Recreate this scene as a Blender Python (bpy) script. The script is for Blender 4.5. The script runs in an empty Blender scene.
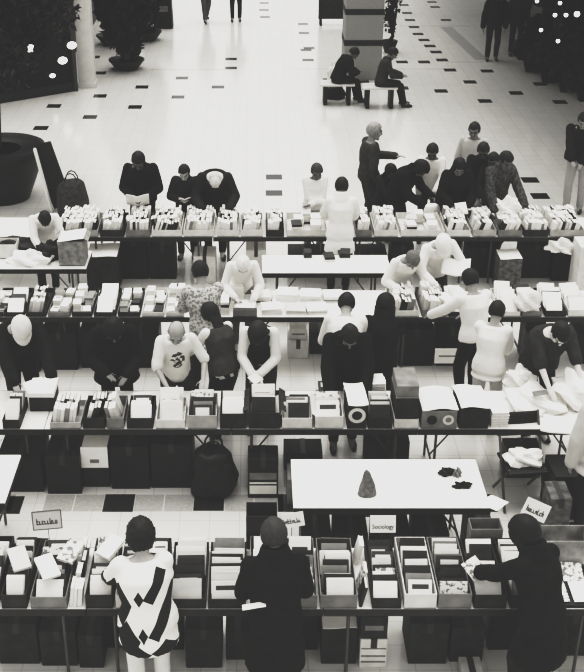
import bpy, bmesh, math, random
import numpy as np
from mathutils import Vector, Matrix, Euler
random.seed(11)
rng = np.random.RandomState(5)
R = math.radians
SC = bpy.context.scene
COL = SC.collection
# ------------------------------------------------------------------ camera model
TH = R(26.7); CT, ST = math.cos(TH), math.sin(TH)
F, HC, CX = 1124.0, 6.5, 254.0
YH = 336 - F * math.tan(TH)
def P(px, py, h):                       # pixel -> point on the plane z = h
    s = CT * (py - YH) / (HC - h); z = F / s
    return Vector(((px - CX) / s, (z - (HC - h) * ST) / CT, h))
def PY(px, py, Y):                      # pixel -> point on the plane y = Y
    k = (py - YH) * CT / F
    H = k * Y * CT / (1 - k * ST); z = Y * CT + H * ST
    return Vector(((px - CX) * z / F, Y, HC - H))
def XA(px, Y, h):
    return (px - CX) * (Y * CT + (HC - h) * ST) / F
cam = bpy.data.cameras.new('camera'); co = bpy.data.objects.new('camera', cam); COL.objects.link(co)
co.location = (0, 0, HC); co.rotation_euler = (math.pi / 2 - TH, 0, 0)
cam.sensor_fit = 'VERTICAL'; cam.sensor_height = 24; cam.lens = F * 24 / 672
cam.shift_x = (292 - CX) / 672; cam.clip_end = 300
SC.camera = co

# ------------------------------------------------------------------ materials
_m = {}
def newmat(name):
    m = bpy.data.materials.new(name); m.use_nodes = True
    nt = m.node_tree; return m, nt, nt.nodes['Principled BSDF']
def tint(v): return (v, v * .985, v * .95, 1)
def mat(name, v, rough=.6, var=.15, scale=9., spec=.35, bump=0.):
    if name in _m: return _m[name]
    m, nt, b = newmat(name)
    tc = nt.nodes.new('ShaderNodeTexCoord'); n = nt.nodes.new('ShaderNodeTexNoise')
    n.inputs['Scale'].default_value = scale; n.inputs['Detail'].default_value = 4
    r = nt.nodes.new('ShaderNodeValToRGB')
    r.color_ramp.elements[0].position = .3; r.color_ramp.elements[1].position = .7
    r.color_ramp.elements[0].color = tint(v * (1 - var)); r.color_ramp.elements[1].color = tint(min(.95, v * (1 + var)))
    nt.links.new(tc.outputs['Object'], n.inputs['Vector']); nt.links.new(n.outputs['Fac'], r.inputs['Fac'])
    nt.links.new(r.outputs['Color'], b.inputs['Base Color'])
    b.inputs['Roughness'].default_value = rough; b.inputs['Specular IOR Level'].default_value = spec
    if bump:
        bp = nt.nodes.new('ShaderNodeBump'); bp.inputs['Strength'].default_value = bump; bp.inputs['Distance'].default_value = .02
        nt.links.new(n.outputs['Fac'], bp.inputs['Height']); nt.links.new(bp.outputs['Normal'], b.inputs['Normal'])
    _m[name] = m; return m
def cloth(v, name=None): return mat(name or 'cloth_%03d' % int(v * 1000), v, .85, .22 if v < .4 else .04, 14, .15, .35 if v < .4 else .12)
def math_node(nt, op, a, b=None):
    n = nt.nodes.new('ShaderNodeMath'); n.operation = op
    for i, q in enumerate((a, b)):
        if q is None: continue
        if isinstance(q, (int, float)): n.inputs[i].default_value = q
        else: nt.links.new(q, n.inputs[i])
    return n.outputs[0]
def mixcol(nt, fac, c0, c1, b):
    mx = nt.nodes.new('ShaderNodeMix'); mx.data_type = 'RGBA'
    nt.links.new(fac, mx.inputs[0]); mx.inputs[6].default_value = c0; mx.inputs[7].default_value = c1
    nt.links.new(mx.outputs[2], b.inputs['Base Color'])
def argyle():
    m, nt, b = newmat('argyle_knit'); b.inputs['Roughness'].default_value = .9
    tc = nt.nodes.new('ShaderNodeTexCoord'); sp = nt.nodes.new('ShaderNodeSeparateXYZ')
    nt.links.new(tc.outputs['Object'], sp.inputs[0]); x, z = sp.outputs[0], sp.outputs[2]
    A = math_node; acc = None
    # (centre x, centre z, half-width, half-height) of the knitted diamonds, then slanting bars
    shapes = []
    for cx, cz, a, h in ((-.075, 1.13, .036, .07), (-.065, .85, .036, .07), (-.20, 1.06, .075, .17), (-.17, .80, .085, .15), (-.13, .70, .12, .085), (.10, .71, .12, .085), (.27, .75, .06, .12)):
        d = A(nt, 'ADD', A(nt, 'ABSOLUTE', A(nt, 'DIVIDE', A(nt, 'SUBTRACT', x, cx), a)), A(nt, 'ABSOLUTE', A(nt, 'DIVIDE', A(nt, 'SUBTRACT', z, cz), h))); shapes.append(A(nt, 'LESS_THAN', d, 1))
    for cx, cz, L, w in ((.05, 1.21, .125, .042), (.115, 1.0, .215, .046), (.27, 1.18, .10, .04)):
        c, n = math.cos(R(60)), math.sin(R(60)); dx, dz = A(nt, 'SUBTRACT', x, cx), A(nt, 'SUBTRACT', z, cz)
        al = A(nt, 'ABSOLUTE', A(nt, 'ADD', A(nt, 'MULTIPLY', dx, c), A(nt, 'MULTIPLY', dz, n))); ac = A(nt, 'ABSOLUTE', A(nt, 'SUBTRACT', A(nt, 'MULTIPLY', dx, n), A(nt, 'MULTIPLY', dz, c)))
        shapes.append(A(nt, 'MULTIPLY', A(nt, 'LESS_THAN', al, L), A(nt, 'LESS_THAN', ac, w)))
    sl = A(nt, 'MULTIPLY', A(nt, 'LESS_THAN', x, -.27), A(nt, 'MULTIPLY', A(nt, 'GREATER_THAN', z, .98), A(nt, 'LESS_THAN', z, 1.10))); shapes.append(sl)
    for q in shapes: acc = q if acc is None else A(nt, 'MAXIMUM', acc, q)
    mixcol(nt, acc, (.82, .81, .77, 1), (.018, .018, .018, 1), b)
    return m
def printed_shirt(c):
    m, nt, b = newmat('printed_cotton'); b.inputs['Roughness'].default_value = .9
    tc = nt.nodes.new('ShaderNodeTexCoord'); sp = nt.nodes.new('ShaderNodeSeparateXYZ')
    nt.links.new(tc.outputs['Object'], sp.inputs[0]); A = math_node
    dx = A(nt, 'DIVIDE', A(nt, 'SUBTRACT', sp.outputs[0], c[0]), .075); dz = A(nt, 'DIVIDE', A(nt, 'SUBTRACT', sp.outputs[2], c[2]), .11)
    d = A(nt, 'ADD', A(nt, 'MULTIPLY', dx, dx), A(nt, 'MULTIPLY', dz, dz))
    fr = A(nt, 'GREATER_THAN', sp.outputs[1], c[1])
    n = nt.nodes.new('ShaderNodeTexNoise'); n.inputs['Scale'].default_value = 22; nt.links.new(tc.outputs['Object'], n.inputs['Vector'])
    f = A(nt, 'MULTIPLY', A(nt, 'MULTIPLY', A(nt, 'LESS_THAN', d, 1), fr), A(nt, 'GREATER_THAN', n.outputs['Fac'], .48))
    mixcol(nt, f, (.72, .71, .68, 1), (.06, .06, .06, 1), b); return m
def stripes(name, a, c, w=.05, axis=2, duty=.35):
    m, nt, b = newmat(name); b.inputs['Roughness'].default_value = .85
    tc = nt.nodes.new('ShaderNodeTexCoord'); sp = nt.nodes.new('ShaderNodeSeparateXYZ')
    nt.links.new(tc.outputs['Object'], sp.inputs[0])
    f = math_node(nt, 'LESS_THAN', math_node(nt, 'FRACT', math_node(nt, 'DIVIDE', sp.outputs[axis], w)), duty)
    mixcol(nt, f, tint(a), tint(c), b); return m
def blotch(name, a, c, scale=10., thr=.5):
    if name in _m: return _m[name]
    m, nt, b = newmat(name); b.inputs['Roughness'].default_value = .7
    tc = nt.nodes.new('ShaderNodeTexCoord'); n = nt.nodes.new('ShaderNodeTexNoise'); n.inputs['Scale'].default_value = scale
    oi = nt.nodes.new('ShaderNodeObjectInfo'); ad = nt.nodes.new('ShaderNodeVectorMath')
    nt.links.new(tc.outputs['Object'], ad.inputs[0]); nt.links.new(oi.outputs['Location'], ad.inputs[1]); nt.links.new(ad.outputs[0], n.inputs['Vector'])
    f = math_node(nt, 'GREATER_THAN', n.outputs['Fac'], thr)
    mixcol(nt, f, tint(a), tint(c), b); _m[name] = m; return m
def band_cover(name, a, c, z0, z1):
    m, nt, b = newmat(name); b.inputs['Roughness'].default_value = .45
    tc = nt.nodes.new('ShaderNodeTexCoord'); sp = nt.nodes.new('ShaderNodeSeparateXYZ')
    nt.links.new(tc.outputs['Generated'], sp.inputs[0]); z, x = sp.outputs[2], sp.outputs[0]; A = math_node
    f = A(nt, 'MULTIPLY', A(nt, 'GREATER_THAN', z, z0), A(nt, 'LESS_THAN', z, z1))
    f = A(nt, 'MULTIPLY', f, A(nt, 'MULTIPLY', A(nt, 'GREATER_THAN', x, .15), A(nt, 'LESS_THAN', x, .86)))
    mixcol(nt, f, tint(a), tint(c), b); return m
def emit(name, v):
    m, nt, b = newmat(name); b.inputs['Emission Color'].default_value = (1, .98, .93, 1); b.inputs['Emission Strength'].default_value = v
    b.inputs['Base Color'].default_value = (.8, .8, .8, 1); return m
WHITE = mat('white_paint', .8, .5, .03); PAPER = mat('paper', .82, .7, .04); BLACK = mat('black', .016, .5, .3)
DARK = mat('dark_card', .035, .7, .35); GREY = mat('grey_card', .22, .8, .2); KRAFT = mat('kraft_card', .42, .85, .15)
PALE = mat('pale_card', .66, .8, .1); METAL = mat('leg_steel', .1, .35, .1); PAGES = mat('page_edges', .74, .8, .08, 60)
TABLE = mat('table_laminate', .8, .3, .03, 3, .5); EDGE = mat('table_edge', .03, .5, .15)
SHADE = {'white': mat('cover_white', .82, .45, .05), 'pale': mat('cover_pale', .6, .45, .1), 'grey': mat('cover_grey', .26, .45, .15),
         'dark': mat('cover_dark', .035, .4, .3), 'banded': band_cover('cover_banded', .8, .05, .62, .82),
         'boxed': band_cover('cover_boxed', .05, .75, .45, .85), 'mottled': blotch('cover_mottled', .74, .2, 30, .55)}
SHWORD = {'white': 'white', 'pale': 'pale', 'grey': 'grey', 'dark': 'dark', 'banded': 'white dark-banded', 'boxed': 'dark white-panelled', 'mottled': 'mottled'}

# ------------------------------------------------------------------ mesh helpers
class MB:
    def __init__(s): s.v = []; s.f = []; s.m = []
    def add(s, vs, fs, mi=0):
        o = len(s.v); s.v += [tuple(q) for q in vs]; s.f += [tuple(i + o for i in q) for q in fs]; s.m += [mi] * len(fs); return s
    def box(s, c, d, M=None, mi=0, taper=1.):
        x, y, z = (q / 2 for q in d); vs = []
        for sz in (-1, 1):
            k = taper if sz < 0 else 1
            for sx, sy in ((-1, -1), (1, -1), (1, 1), (-1, 1)):
                p = Vector((sx * x * k, sy * y * k, sz * z)); vs.append((M @ p if M else p) + Vector(c))
        return s.add(vs, [(3, 2, 1, 0), (4, 5, 6, 7), (0, 1, 5, 4), (1, 2, 6, 5), (2, 3, 7, 6), (3, 0, 4, 7)], mi)
    def cap(s, a, b, ra, rb, n=10, k=3, flat=None, mi=0):    # tapered capsule
        a, b = Vector(a), Vector(b); d = b - a; L = d.length
        d = d / L if L > 1e-6 else Vector((0, 0, 1))
        t = Vector((1, 0, 0)) if abs(d.x) < .8 else Vector((0, 1, 0))
        e1 = d.cross(t).normalized(); e2 = d.cross(e1)
        rings = [(a - d * ra * math.cos(q), ra * math.sin(q)) for q in [math.pi / 2 * (i / k) for i in range(1, k + 1)]]
        rings += [(b + d * rb * math.sin(q), rb * math.cos(q)) for q in [math.pi / 2 * (i / k) for i in range(0, k)]]
        return s.loft_c(rings, e1, e2, n, a - d * ra, b + d * rb, flat, mi)
    def loft_c(s, rings, e1, e2, n, tip0, tip1, flat=None, mi=0):
        vs = []; 
        for c, r in rings:
            for i in range(n):
                q = 2 * math.pi * i / n; off = e1 * (r * math.cos(q)) + e2 * (r * math.sin(q))
                if flat is not None: off = off - flat[0] * (off.dot(flat[0]) * (1 - flat[1]))
                vs.append(c + off)
        k = len(rings); fs = []
        for j in range(k - 1):
            for i in range(n):
                i2 = (i + 1) % n; fs.append((j * n + i, j * n + i2, (j + 1) * n + i2, (j + 1) * n + i))
        vs += [tip0, tip1]; A, B = len(vs) - 2, len(vs) - 1
        for i in range(n):
            i2 = (i + 1) % n; fs.append((A, i2, i)); fs.append((B, (k - 1) * n + i, (k - 1) * n + i2))
        return s.add(vs, fs, mi)
    def ell(s, rings, n=18, mi=0):       # rings: (centre, xaxis, yaxis, rx, ry)
        vs = []; k = len(rings)
        for c, ex, ey, rx, ry in rings:
            for i in range(n):
                q = 2 * math.pi * i / n; vs.append(Vector(c) + ex * (rx * math.cos(q)) + ey * (ry * math.sin(q)))
        fs = [(j * n + i, j * n + (i + 1) % n, (j + 1) * n + (i + 1) % n, (j + 1) * n + i) for j in range(k - 1) for i in range(n)]
        fs.append(tuple(range(n - 1, -1, -1))); fs.append(tuple((k - 1) * n + i for i in range(n)))
        return s.add(vs, fs, mi)
    def ball(s, c, r, M=None, n=14, k=9, mi=0, fn=None):
        vs = [];
        for j in range(k + 1):
            for i in range(n):
                t = math.pi * j / k; q = 2 * math.pi * i / n
                d = Vector((math.sin(t) * math.cos(q), math.sin(t) * math.sin(q), math.cos(t)))
                g = fn(d) if fn else 1
                p = Vector((d.x * r[0], d.y * r[1], d.z * r[2])) * g
                vs.append((M @ p if M else p) + Vector(c))
        fs = [(j * n + i, (j + 1) * n + i, (j + 1) * n + (i + 1) % n, j * n + (i + 1) % n) for j in range(k) for i in range(n)]
        return s.add(vs, fs, mi)
    def lathe(s, c, prof, n=24, mi=0):
        return s.ell([(Vector(c) + Vector((0, 0, z)), Vector((1, 0, 0)), Vector((0, 1, 0)), r, r) for r, z in prof], n, mi)
    def sheet(s, w, d, M, fn, nx=8, ny=6, th=.004, mi=0):      # a thin bent sheet
        vs = []
        for lay in (0, 1):
            for j in range(ny + 1):
                for i in range(nx + 1):
                    x = (i / nx - .5) * w; y = (j / ny - .5) * d; vs.append(M @ Vector((x, y, fn(x, y) + lay * th)))
        N = (nx + 1) * (ny + 1); g = lambda i, j, l: l * N + j * (nx + 1) + i; fs = []
        for j in range(ny):
            for i in range(nx):
                fs.append((g(i, j, 1), g(i + 1, j, 1), g(i + 1, j + 1, 1), g(i, j + 1, 1)))
                fs.append((g(i, j, 0), g(i, j + 1, 0), g(i + 1, j + 1, 0), g(i + 1, j, 0)))
        for i in range(nx): fs += [(g(i, 0, 0), g(i + 1, 0, 0), g(i + 1, 0, 1), g(i, 0, 1)), (g(i + 1, ny, 0), g(i, ny, 0), g(i, ny, 1), g(i + 1, ny, 1))]
        for j in range(ny): fs += [(g(0, j + 1, 0), g(0, j, 0), g(0, j, 1), g(0, j + 1, 1)), (g(nx, j, 0), g(nx, j + 1, 0), g(nx, j + 1, 1), g(nx, j, 1))]
        return s.add(vs, fs, mi)
    def mesh(s, name, mats, smooth=False, bevel=0):
        me = bpy.data.meshes.new(name); me.from_pydata(s.v, [], s.f)
        for q in (mats if isinstance(mats, (list, tuple)) else [mats]): me.materials.append(q)
        me.polygons.foreach_set('material_index', s.m)
        if bevel:
            bm = bmesh.new(); bm.from_mesh(me); bmesh.ops.recalc_face_normals(bm, faces=bm.faces[:])
            bmesh.ops.bevel(bm, geom=bm.edges[:], offset=bevel, segments=2, profile=.5, affect='EDGES', clamp_overlap=True); bm.to_mesh(me); bm.free()
        if smooth: me.polygons.foreach_set('use_smooth', [True] * len(me.polygons))
        me.update(); return me
    def build(s, name, mats, parent=None, smooth=False, bevel=0, loc=None):
        return link(name, s.mesh(name, mats, smooth, bevel), parent, loc)
def link(name, me, parent=None, loc=None):
    o = bpy.data.objects.new(name, me); COL.objects.link(o)
    if parent: o.parent = parent
    if loc is not None: o.location = loc
    return o
LABELS = {}
def tag(o, label, cat, group=None, kind=None):
    o['label'] = label; o['category'] = cat
    if group: o['group'] = group
    if kind: o['kind'] = kind
    return o
def thing(name, label, cat, loc=(0, 0, 0), rz=0., group=None):
    o = bpy.data.objects.new(name, None); COL.objects.link(o); o.empty_display_size = .1
    o.location = loc; o.rotation_euler = (0, 0, rz); return tag(o, label, cat, group)
def ordn(n):
    w = ['first', 'second', 'third', 'fourth', 'fifth', 'sixth', 'seventh', 'eighth', 'ninth', 'tenth', 'eleventh', 'twelfth']
    if n <= 12: return w[n - 1]
    return '%d%s' % (n, 'th' if 10 <= n % 100 <= 20 else {1: 'st', 2: 'nd', 3: 'rd'}.get(n % 10, 'th'))

# ------------------------------------------------------------------ people
def remesh(mb, voxel, smooth=3, wrinkle=0., fac=.5):
    me = bpy.data.meshes.new('tmp'); me.from_pydata(mb.v, [], mb.f)
    o = bpy.data.objects.new('tmp', me); COL.objects.link(o)
    r = o.modifiers.new('r', 'REMESH'); r.mode = 'VOXEL'; r.voxel_size = voxel
    if smooth:
        sm = o.modifiers.new('s', 'SMOOTH'); sm.iterations = smooth; sm.factor = fac
    dg = bpy.context.evaluated_depsgraph_get(); out = bpy.data.meshes.new_from_object(o.evaluated_get(dg))
    bpy.data.objects.remove(o); bpy.data.meshes.remove(me)
    out.polygons.foreach_set('use_smooth', [True] * len(out.polygons))
    if wrinkle:
        n = len(out.vertices); c = np.empty(n * 3); out.vertices.foreach_get('co', c); c = c.reshape(-1, 3)
        nm = np.empty(n * 3); out.vertices.foreach_get('normal', nm); nm = nm.reshape(-1, 3)
        ph = rng.rand(5, 3) * 20; d = np.zeros(n)
        for q in range(5):
            k = rng.randn(3) * (9 + 5 * q); d += np.sin(c @ k + ph[q, 0] + 1.5 * np.sin(c @ (rng.randn(3) * 7) + ph[q, 1])) / (1 + .5 * q)
        c += nm * (d * wrinkle / 2.5)[:, None]; out.vertices.foreach_set('co', c.ravel()); out.update()
    out.materials.clear()
    return out
def rot(ax, a): return Matrix.Rotation(a, 3, ax)
def ik(S, T, a, b, pole):
    d = T - S; L = min(d.length, (a + b) * .995); L = max(L, abs(a - b) + .03); dn = d.normalized()
    x = (a * a - b * b + L * L) / (2 * L); h = math.sqrt(max(0, a * a - x * x))
    p = (pole - dn * pole.dot(dn)); p = p.normalized() if p.length > 1e-5 else Vector((0, -1, 0))
    return S + dn * x + p * h, S + dn * L
HANDS = {'table': ((.19, .46, .92), (-.19, .46, .92)), 'book': ((.1, .30, 1.08), (-.1, .30, 1.08)), 'down': ((.27, .03, .80), (-.27, .03, .80)),
         'low': ((.12, .42, .85), (-.12, .42, .85)), 'crossed': ((-.10, .24, 1.06), (.10, .25, 1.04)), 'right': ((.30, .52, .98), (-.22, .25, .90)),
         'left': ((.22, .25, .90), (-.30, .52, .98)), 'lap': ((.12, .36, .68), (-.10, .40, .68)), 'walk': ((.26, .18, .84), (-.26, -.10, .84))}
PEOPLE = {}
def person(label, px, py, Ht=1.7, face=0, lean=8, twist=0, side=0, hp=18, hy=0, hands='table', top=.03, toptype='jacket', hem=-.05, sleeve=1.,
           vest=None, bottom=.03, skirt=False, hair='short', hairv=.02, skin=.36, fem=False, legs='stand', foot=None, group=None, vox=.009,
           fat=1., topmat=None, botmat=None, key=None, hunch=0, infl=.018):
    k = Ht / 1.72; lean = R(lean); V = Vector
    # skeleton ---------------------------------------------------------------
    hipz = .54 * Ht if legs != 'sit' else .56 * k
    pel = V((0, -.16 * math.sin(lean) * k if legs != 'sit' else -.05, hipz))
    N = 8; seg = .30 * Ht / N; pts = [pel]; rots = []
    for i in range(N):
        f = (i + .5) / N
        a = lean * (.45 + .55 * min(1, f * 2)) + R(hunch) * max(0, f - .45) * 1.6
        Rm = rot('Z', R(twist) * f) @ rot('Y', R(side) * min(1, .3 + f)) @ rot('X', -a)
        rots.append(Rm); pts.append(pts[-1] + Rm @ V((0, 0, seg)))
    def spine(t):                                        # t in units of Ht from the pelvis
        if t < 0:
            w = rots[0] if t > -.07 else Matrix.Identity(3)
            return pel + (rots[0] @ V((0, 0, max(t, -.07) * Ht)) + V((0, 0, min(0, t + .07) * Ht))), w
        q = min(t / .30 * N, N - .001); i = int(q); return pts[i].lerp(pts[i + 1], q - i), rots[i]
    nb = pts[-1]; Rc = rots[-1]
    Rn = Rc @ rot('X', -R(hp) * .4); Rh = rot('Z', -R(hy)) @ Rc @ rot('X', -R(hp)) if hy == 0 else Rc @ rot('Z', -R(hy)) @ rot('X', -R(hp))
    hb = nb + Rn @ V((0, 0, .014 * Ht)); Hh = Ht * 1.13; hc = hb + Rh @ V((0, .014 * Ht, .064 * Ht))
    sw = (.099 if not fem else .089) * Ht * (1 + (fat - 1) * .4)
    sp, sr = spine(.262); SH = {1: sp + sr @ V((sw, -.004 * Ht, 0)), -1: sp + sr @ V((-sw, -.004 * Ht, 0))}
    ua, fa = .172 * Ht, .155 * Ht
    hd = HANDS[hands] if isinstance(hands, str) else hands
    if hands == 'table': hd = [(q[0] * random.uniform(.35, .9), q[1] - random.uniform(0, .10), q[2] + random.uniform(0, .10)) for q in hd]
    EL, WR = {}, {}
    for sg, T in ((1, hd[0]), (-1, hd[1])):
        EL[sg], WR[sg] = ik(SH[sg], V(T) * k, ua, fa, V((sg * .75, -.5, -.75)))
    HI = {sg: pel + rots[0] @ V((sg * .052 * Ht, 0, -.025 * Ht)) for sg in (1, -1)}
    KN, AN = {}, {}
    for sg in (1, -1):
        if legs == 'sit': A = V((sg * .12, .46, .085)) * k
        elif legs == 'walk': A = V((sg * .08, sg * .26, .085 if sg > 0 else .13)) * k
        else: A = V((sg * .105, .03 * sg, .085)) * k
        KN[sg], AN[sg] = ik(HI[sg], A, .245 * Ht, .235 * Ht, V((sg * .1, 1, .2)))
    tr = [(-.06, .085, .062), (-.03, .098, .070), (.02, .097, .068), (.085, .088, .062), (.16, .098, .07), (.215, .106, .068), (.255, .104, .055), (.28, .078, .045), (.302, .036, .034)]
    tr = [(a, b * (.95 if a > .1 else .97), c) for a, b, c in tr]
    if fem: tr = [(-.06, .088, .066), (-.03, .101, .072), (.02, .096, .068), (.085, .076, .056), (.16, .088, .066), (.2, .092, .074), (.255, .092, .05), (.28, .068, .041), (.302, .032, .031)]
    def torso(mb, t0, t1, add, flare=0.):
        rings = []; ts = [t for t in tr if t0 - 1e-6 <= t[0] <= t1 + 1e-6]
        if t0 < -.06:
            n = max(2, int((-.06 - t0) / .04)); ext = [(t0 + (-.06 - t0) * i / n, .1 + flare * (n - i) / n, .08 + flare * (n - i) / n) for i in range(n)]; ts = ext + ts
        for t, w, d in ts:
            c, m = spine(t); fx = 1 + (fat - 1) * (1 if t < .24 else .4)
            rings.append((c, m @ V((1, 0, 0)), m @ V((0, 1, 0)), w * Ht * fx + add, d * Ht * fx * (1.1 if fat > 1.05 else 1) + add))
        mb.ell(rings)
    def arm(mb, sg, add, frac=1., body=False):
        r0, r1, r2 = .0285 * Ht, .025 * Ht, .0175 * Ht
        if not body: r1 *= 1.08; r2 *= 1.28
        f = frac * (ua + fa)
        if f <= ua: mb.cap(SH[sg], SH[sg].lerp(EL[sg], f / ua), r0 + add, r1 + add)
        else:
            mb.cap(SH[sg], EL[sg], r0 + add, r1 + add); mb.cap(EL[sg], EL[sg].lerp(WR[sg], (f - ua) / fa), r1 + add, r2 + add)
    def leg(mb, sg, add, frac=1.):
        mb.cap(HI[sg], KN[sg], .05 * Ht + add, .034 * Ht + add)
        e = KN[sg].lerp(AN[sg], frac); c = KN[sg].lerp(AN[sg], .3) + V((0, -.012, 0)) * k
        if add < .008: mb.cap(KN[sg], c, .031 * Ht, .031 * Ht); mb.cap(c, e, .03 * Ht, .02 * Ht)
        else: mb.cap(KN[sg], e, .034 * Ht + add, .028 * Ht + add)
    # body -------------------------------------------------------------------
    b = MB(); torso(b, -.06, .31, -.01)
    b.cap(nb - Rc @ V((0, 0, .02 * Ht)), hb + Rh @ V((0, 0, .02 * Ht)), .034 * Ht, .031 * Ht)
    H = lambda x, y, z: hc + Rh @ (V((x, y, z)) * Hh)
    b.ball(H(0, -.006, .012), (.0435 * Hh, .054 * Hh, .052 * Hh), Rh)
    b.ball(H(0, .006, -.018), (.036 * Hh, .043 * Hh, .046 * Hh), Rh)
    b.cap(H(-.012, .034, -.048), H(.012, .034, -.048), .014 * Hh, .014 * Hh)                     # chin
    b.cap(H(0, .049, .004), H(0, .061, -.014), .006 * Hh, .009 * Hh)                             # nose
    b.cap(H(-.02, .045, .014), H(.02, .045, .014), .009 * Hh, .009 * Hh)                         # brow
    for sg in (1, -1):
        b.cap(H(sg * .044, -.004, .006), H(sg * .042, -.002, -.016), .009 * Hh, .006 * Hh)       # ear
        b.cap(H(sg * .026, .036, -.014), H(sg * .02, .038, -.02), .012 * Hh, .011 * Hh)           # cheek
        arm(b, sg, -.004, 1., True); leg(b, sg, -.002)
        A = AN[sg]; b.cap(A, A + V((0, .13, -.05)) * k, .025 * Ht, .018 * Ht)
        # hand
        d = (WR[sg] - EL[sg]).normalized(); d = (d + V((-.1 * sg, .12, .05))).normalized()
        nrm = V((0, -.25, -1)) if hands not in ('book', 'crossed') else V((-sg * .8, 0, .5)); nrm = (nrm - d * nrm.dot(d)).normalized(); sd = d.cross(nrm) * 1.0
        th = sd if sd.x * sg < 0 else -sd
        if hands == 'down': th = V((0, 1, 0)); nrm = V((-sg, 0, 0)); 
        W = WR[sg]; hs = .105 * Ht
        for q, (o, ln, rr) in enumerate(((.03, .40, .0082), (.0105, .46, .0086), (-.009, .43, .0082), (-.028, .34, .0072))):
            kn = W + d * hs * .50 + th * o * k * .9
            b.cap(W + d * .004 + th * o * .5 * k, kn, .0135 * k, .0115 * k, 7, 2)
            cv = .35 if hands != 'book' else .75
            d1 = (d + nrm * cv * .5).normalized(); d2 = (d + nrm * cv * 1.6).normalized(); m1 = kn + d1 * hs * ln * .52
            b.cap(kn, m1, rr * 1.08 * k, rr * k, 7, 2); b.cap(m1, m1 + d2 * hs * ln * .46, rr * k, rr * .85 * k, 7, 2)
        tb = W + d * hs * .12 + th * .024 * k; t1 = tb + (d * .6 + th * .75 + nrm * .2).normalized() * hs * .24
        b.cap(tb, t1, .012 * k, .0095 * k, 7, 2); b.cap(t1, t1 + (d * .9 + th * .3 + nrm * .3).normalized() * hs * .2, .0095 * k, .008 * k, 7, 2)
    me = remesh(b, vox, 2, 0, .4)
    sk = mat('skin_%02d' % int(skin * 100), skin, .55, .08, 20); me.materials.append(sk)
    me.materials.append(mat('eye_brow_dark', .03, .4)); me.materials.append(mat('lip_%02d' % int(skin * 100), skin * .5, .5))
    Ri = Rh.inverted(); n = len(me.polygons); c = np.empty(n * 3); me.polygons.foreach_get('center', c); c = c.reshape(-1, 3)
    q = (c - np.array(hc)) @ np.array(Ri).T / Hh; mi = np.zeros(n, int)
    for sg in (1, -1):
        mi[(np.abs(q[:, 0] - sg * .018) < .0085) & (np.abs(q[:, 2] - .002) < .005) & (q[:, 1] > .02)] = 1
        mi[(np.abs(q[:, 0] - sg * .02) < .012) & (np.abs(q[:, 2] - .0165) < .0035) & (q[:, 1] > .02)] = 1
    mi[(np.abs(q[:, 0]) < .015) & (np.abs(q[:, 2] + .033) < .004) & (q[:, 1] > .02)] = 2
    me.polygons.foreach_set('material_index', mi.astype(np.int32))
    # placement --------------------------------------------------------------
    topz = hc.z + .066 * Hh
    rz = -R(face); M3 = rot('Z', rz)
    if foot: loc = P(foot[0], foot[1], 0)
    else:
        w = P(px, py, topz + .01); off = M3 @ V((hc.x, hc.y, 0)); loc = V((w.x - off.x, w.y - off.y, 0))
    root = thing('person', label, 'person', loc, rz, group)
    link('body', me, root)
    # clothes ----------------------------------------------------------------
    cv = .0125 if vox < .0095 else .014
    t = MB()
    if vest is not None:
        torso(t, -.06, .285, infl * .6)
        for sg in (1, -1): arm(t, sg, infl * .7, sleeve)
        nm = 'shirt'
        vv = MB(); torso(vv, min(hem, -.03), .285, infl + .008)
        vm = remesh(vv, cv, 5, .006); vm.materials.append(cloth(vest)); link('vest', vm, root)
    else:
        torso(t, hem, .285, infl, .0 if toptype != 'coat' else .012)
        for sg in (1, -1): arm(t, sg, infl * .8, sleeve)
        nm = toptype
    if toptype in ('jacket', 'coat'):
        ncx = Rc @ V((1, 0, 0)); ncy = Rc @ V((0, 1, 0)); z = Rc @ V((0, 0, 1))
        kc = 1.25 if toptype == 'coat' else 1.
        t.ell([(nb - z * .03 * Ht, ncx, ncy, .064 * Ht * kc, .056 * Ht * kc), (nb + z * (.018 if kc == 1 else .042) * Ht, ncx, ncy, .046 * Ht * kc, .044 * Ht * kc)])
    tm = remesh(t, cv, 4, .007 if top < .4 else .0035); tm.materials.append(topmat or cloth(top)); link(nm, tm, root)
    l = MB()
    if skirt:
        c0 = pel + V((0, 0, .05)); r = []
        for f, w in ((0, .095), (.15, .108), (.5, .118), (1, .13)):
            r.append((c0 + V((0, 0, -.31 * Ht * f)), V((1, 0, 0)), V((0, 1, 0)), w * Ht, w * .8 * Ht))
        l.ell(r); bn = 'skirt'
    else:
        torso(l, -.06, .03, .010); bn = 'trousers'
        for sg in (1, -1): leg(l, sg, .012, .94)
    lm = remesh(l, cv, 4, .005); lm.materials.append(botmat or cloth(bottom)); link(bn, lm, root)
    for sg in (1, -1):
        s = MB(); A = AN[sg]; s.cap(A + V((0, -.03, -.04)) * k, A + V((sg * .01, .10, -.05)) * k, .040 * k, .043 * k); s.cap(A + V((sg * .01, .1, -.052)) * k, A + V((sg * .012, .155, -.058)) * k, .042 * k, .03 * k)
        s.v = [(v[0], v[1], max(v[2], A.z - .083 * k)) for v in s.v]
        s.build('shoe', mat('shoe_leather', .03, .4), root, True)
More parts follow.
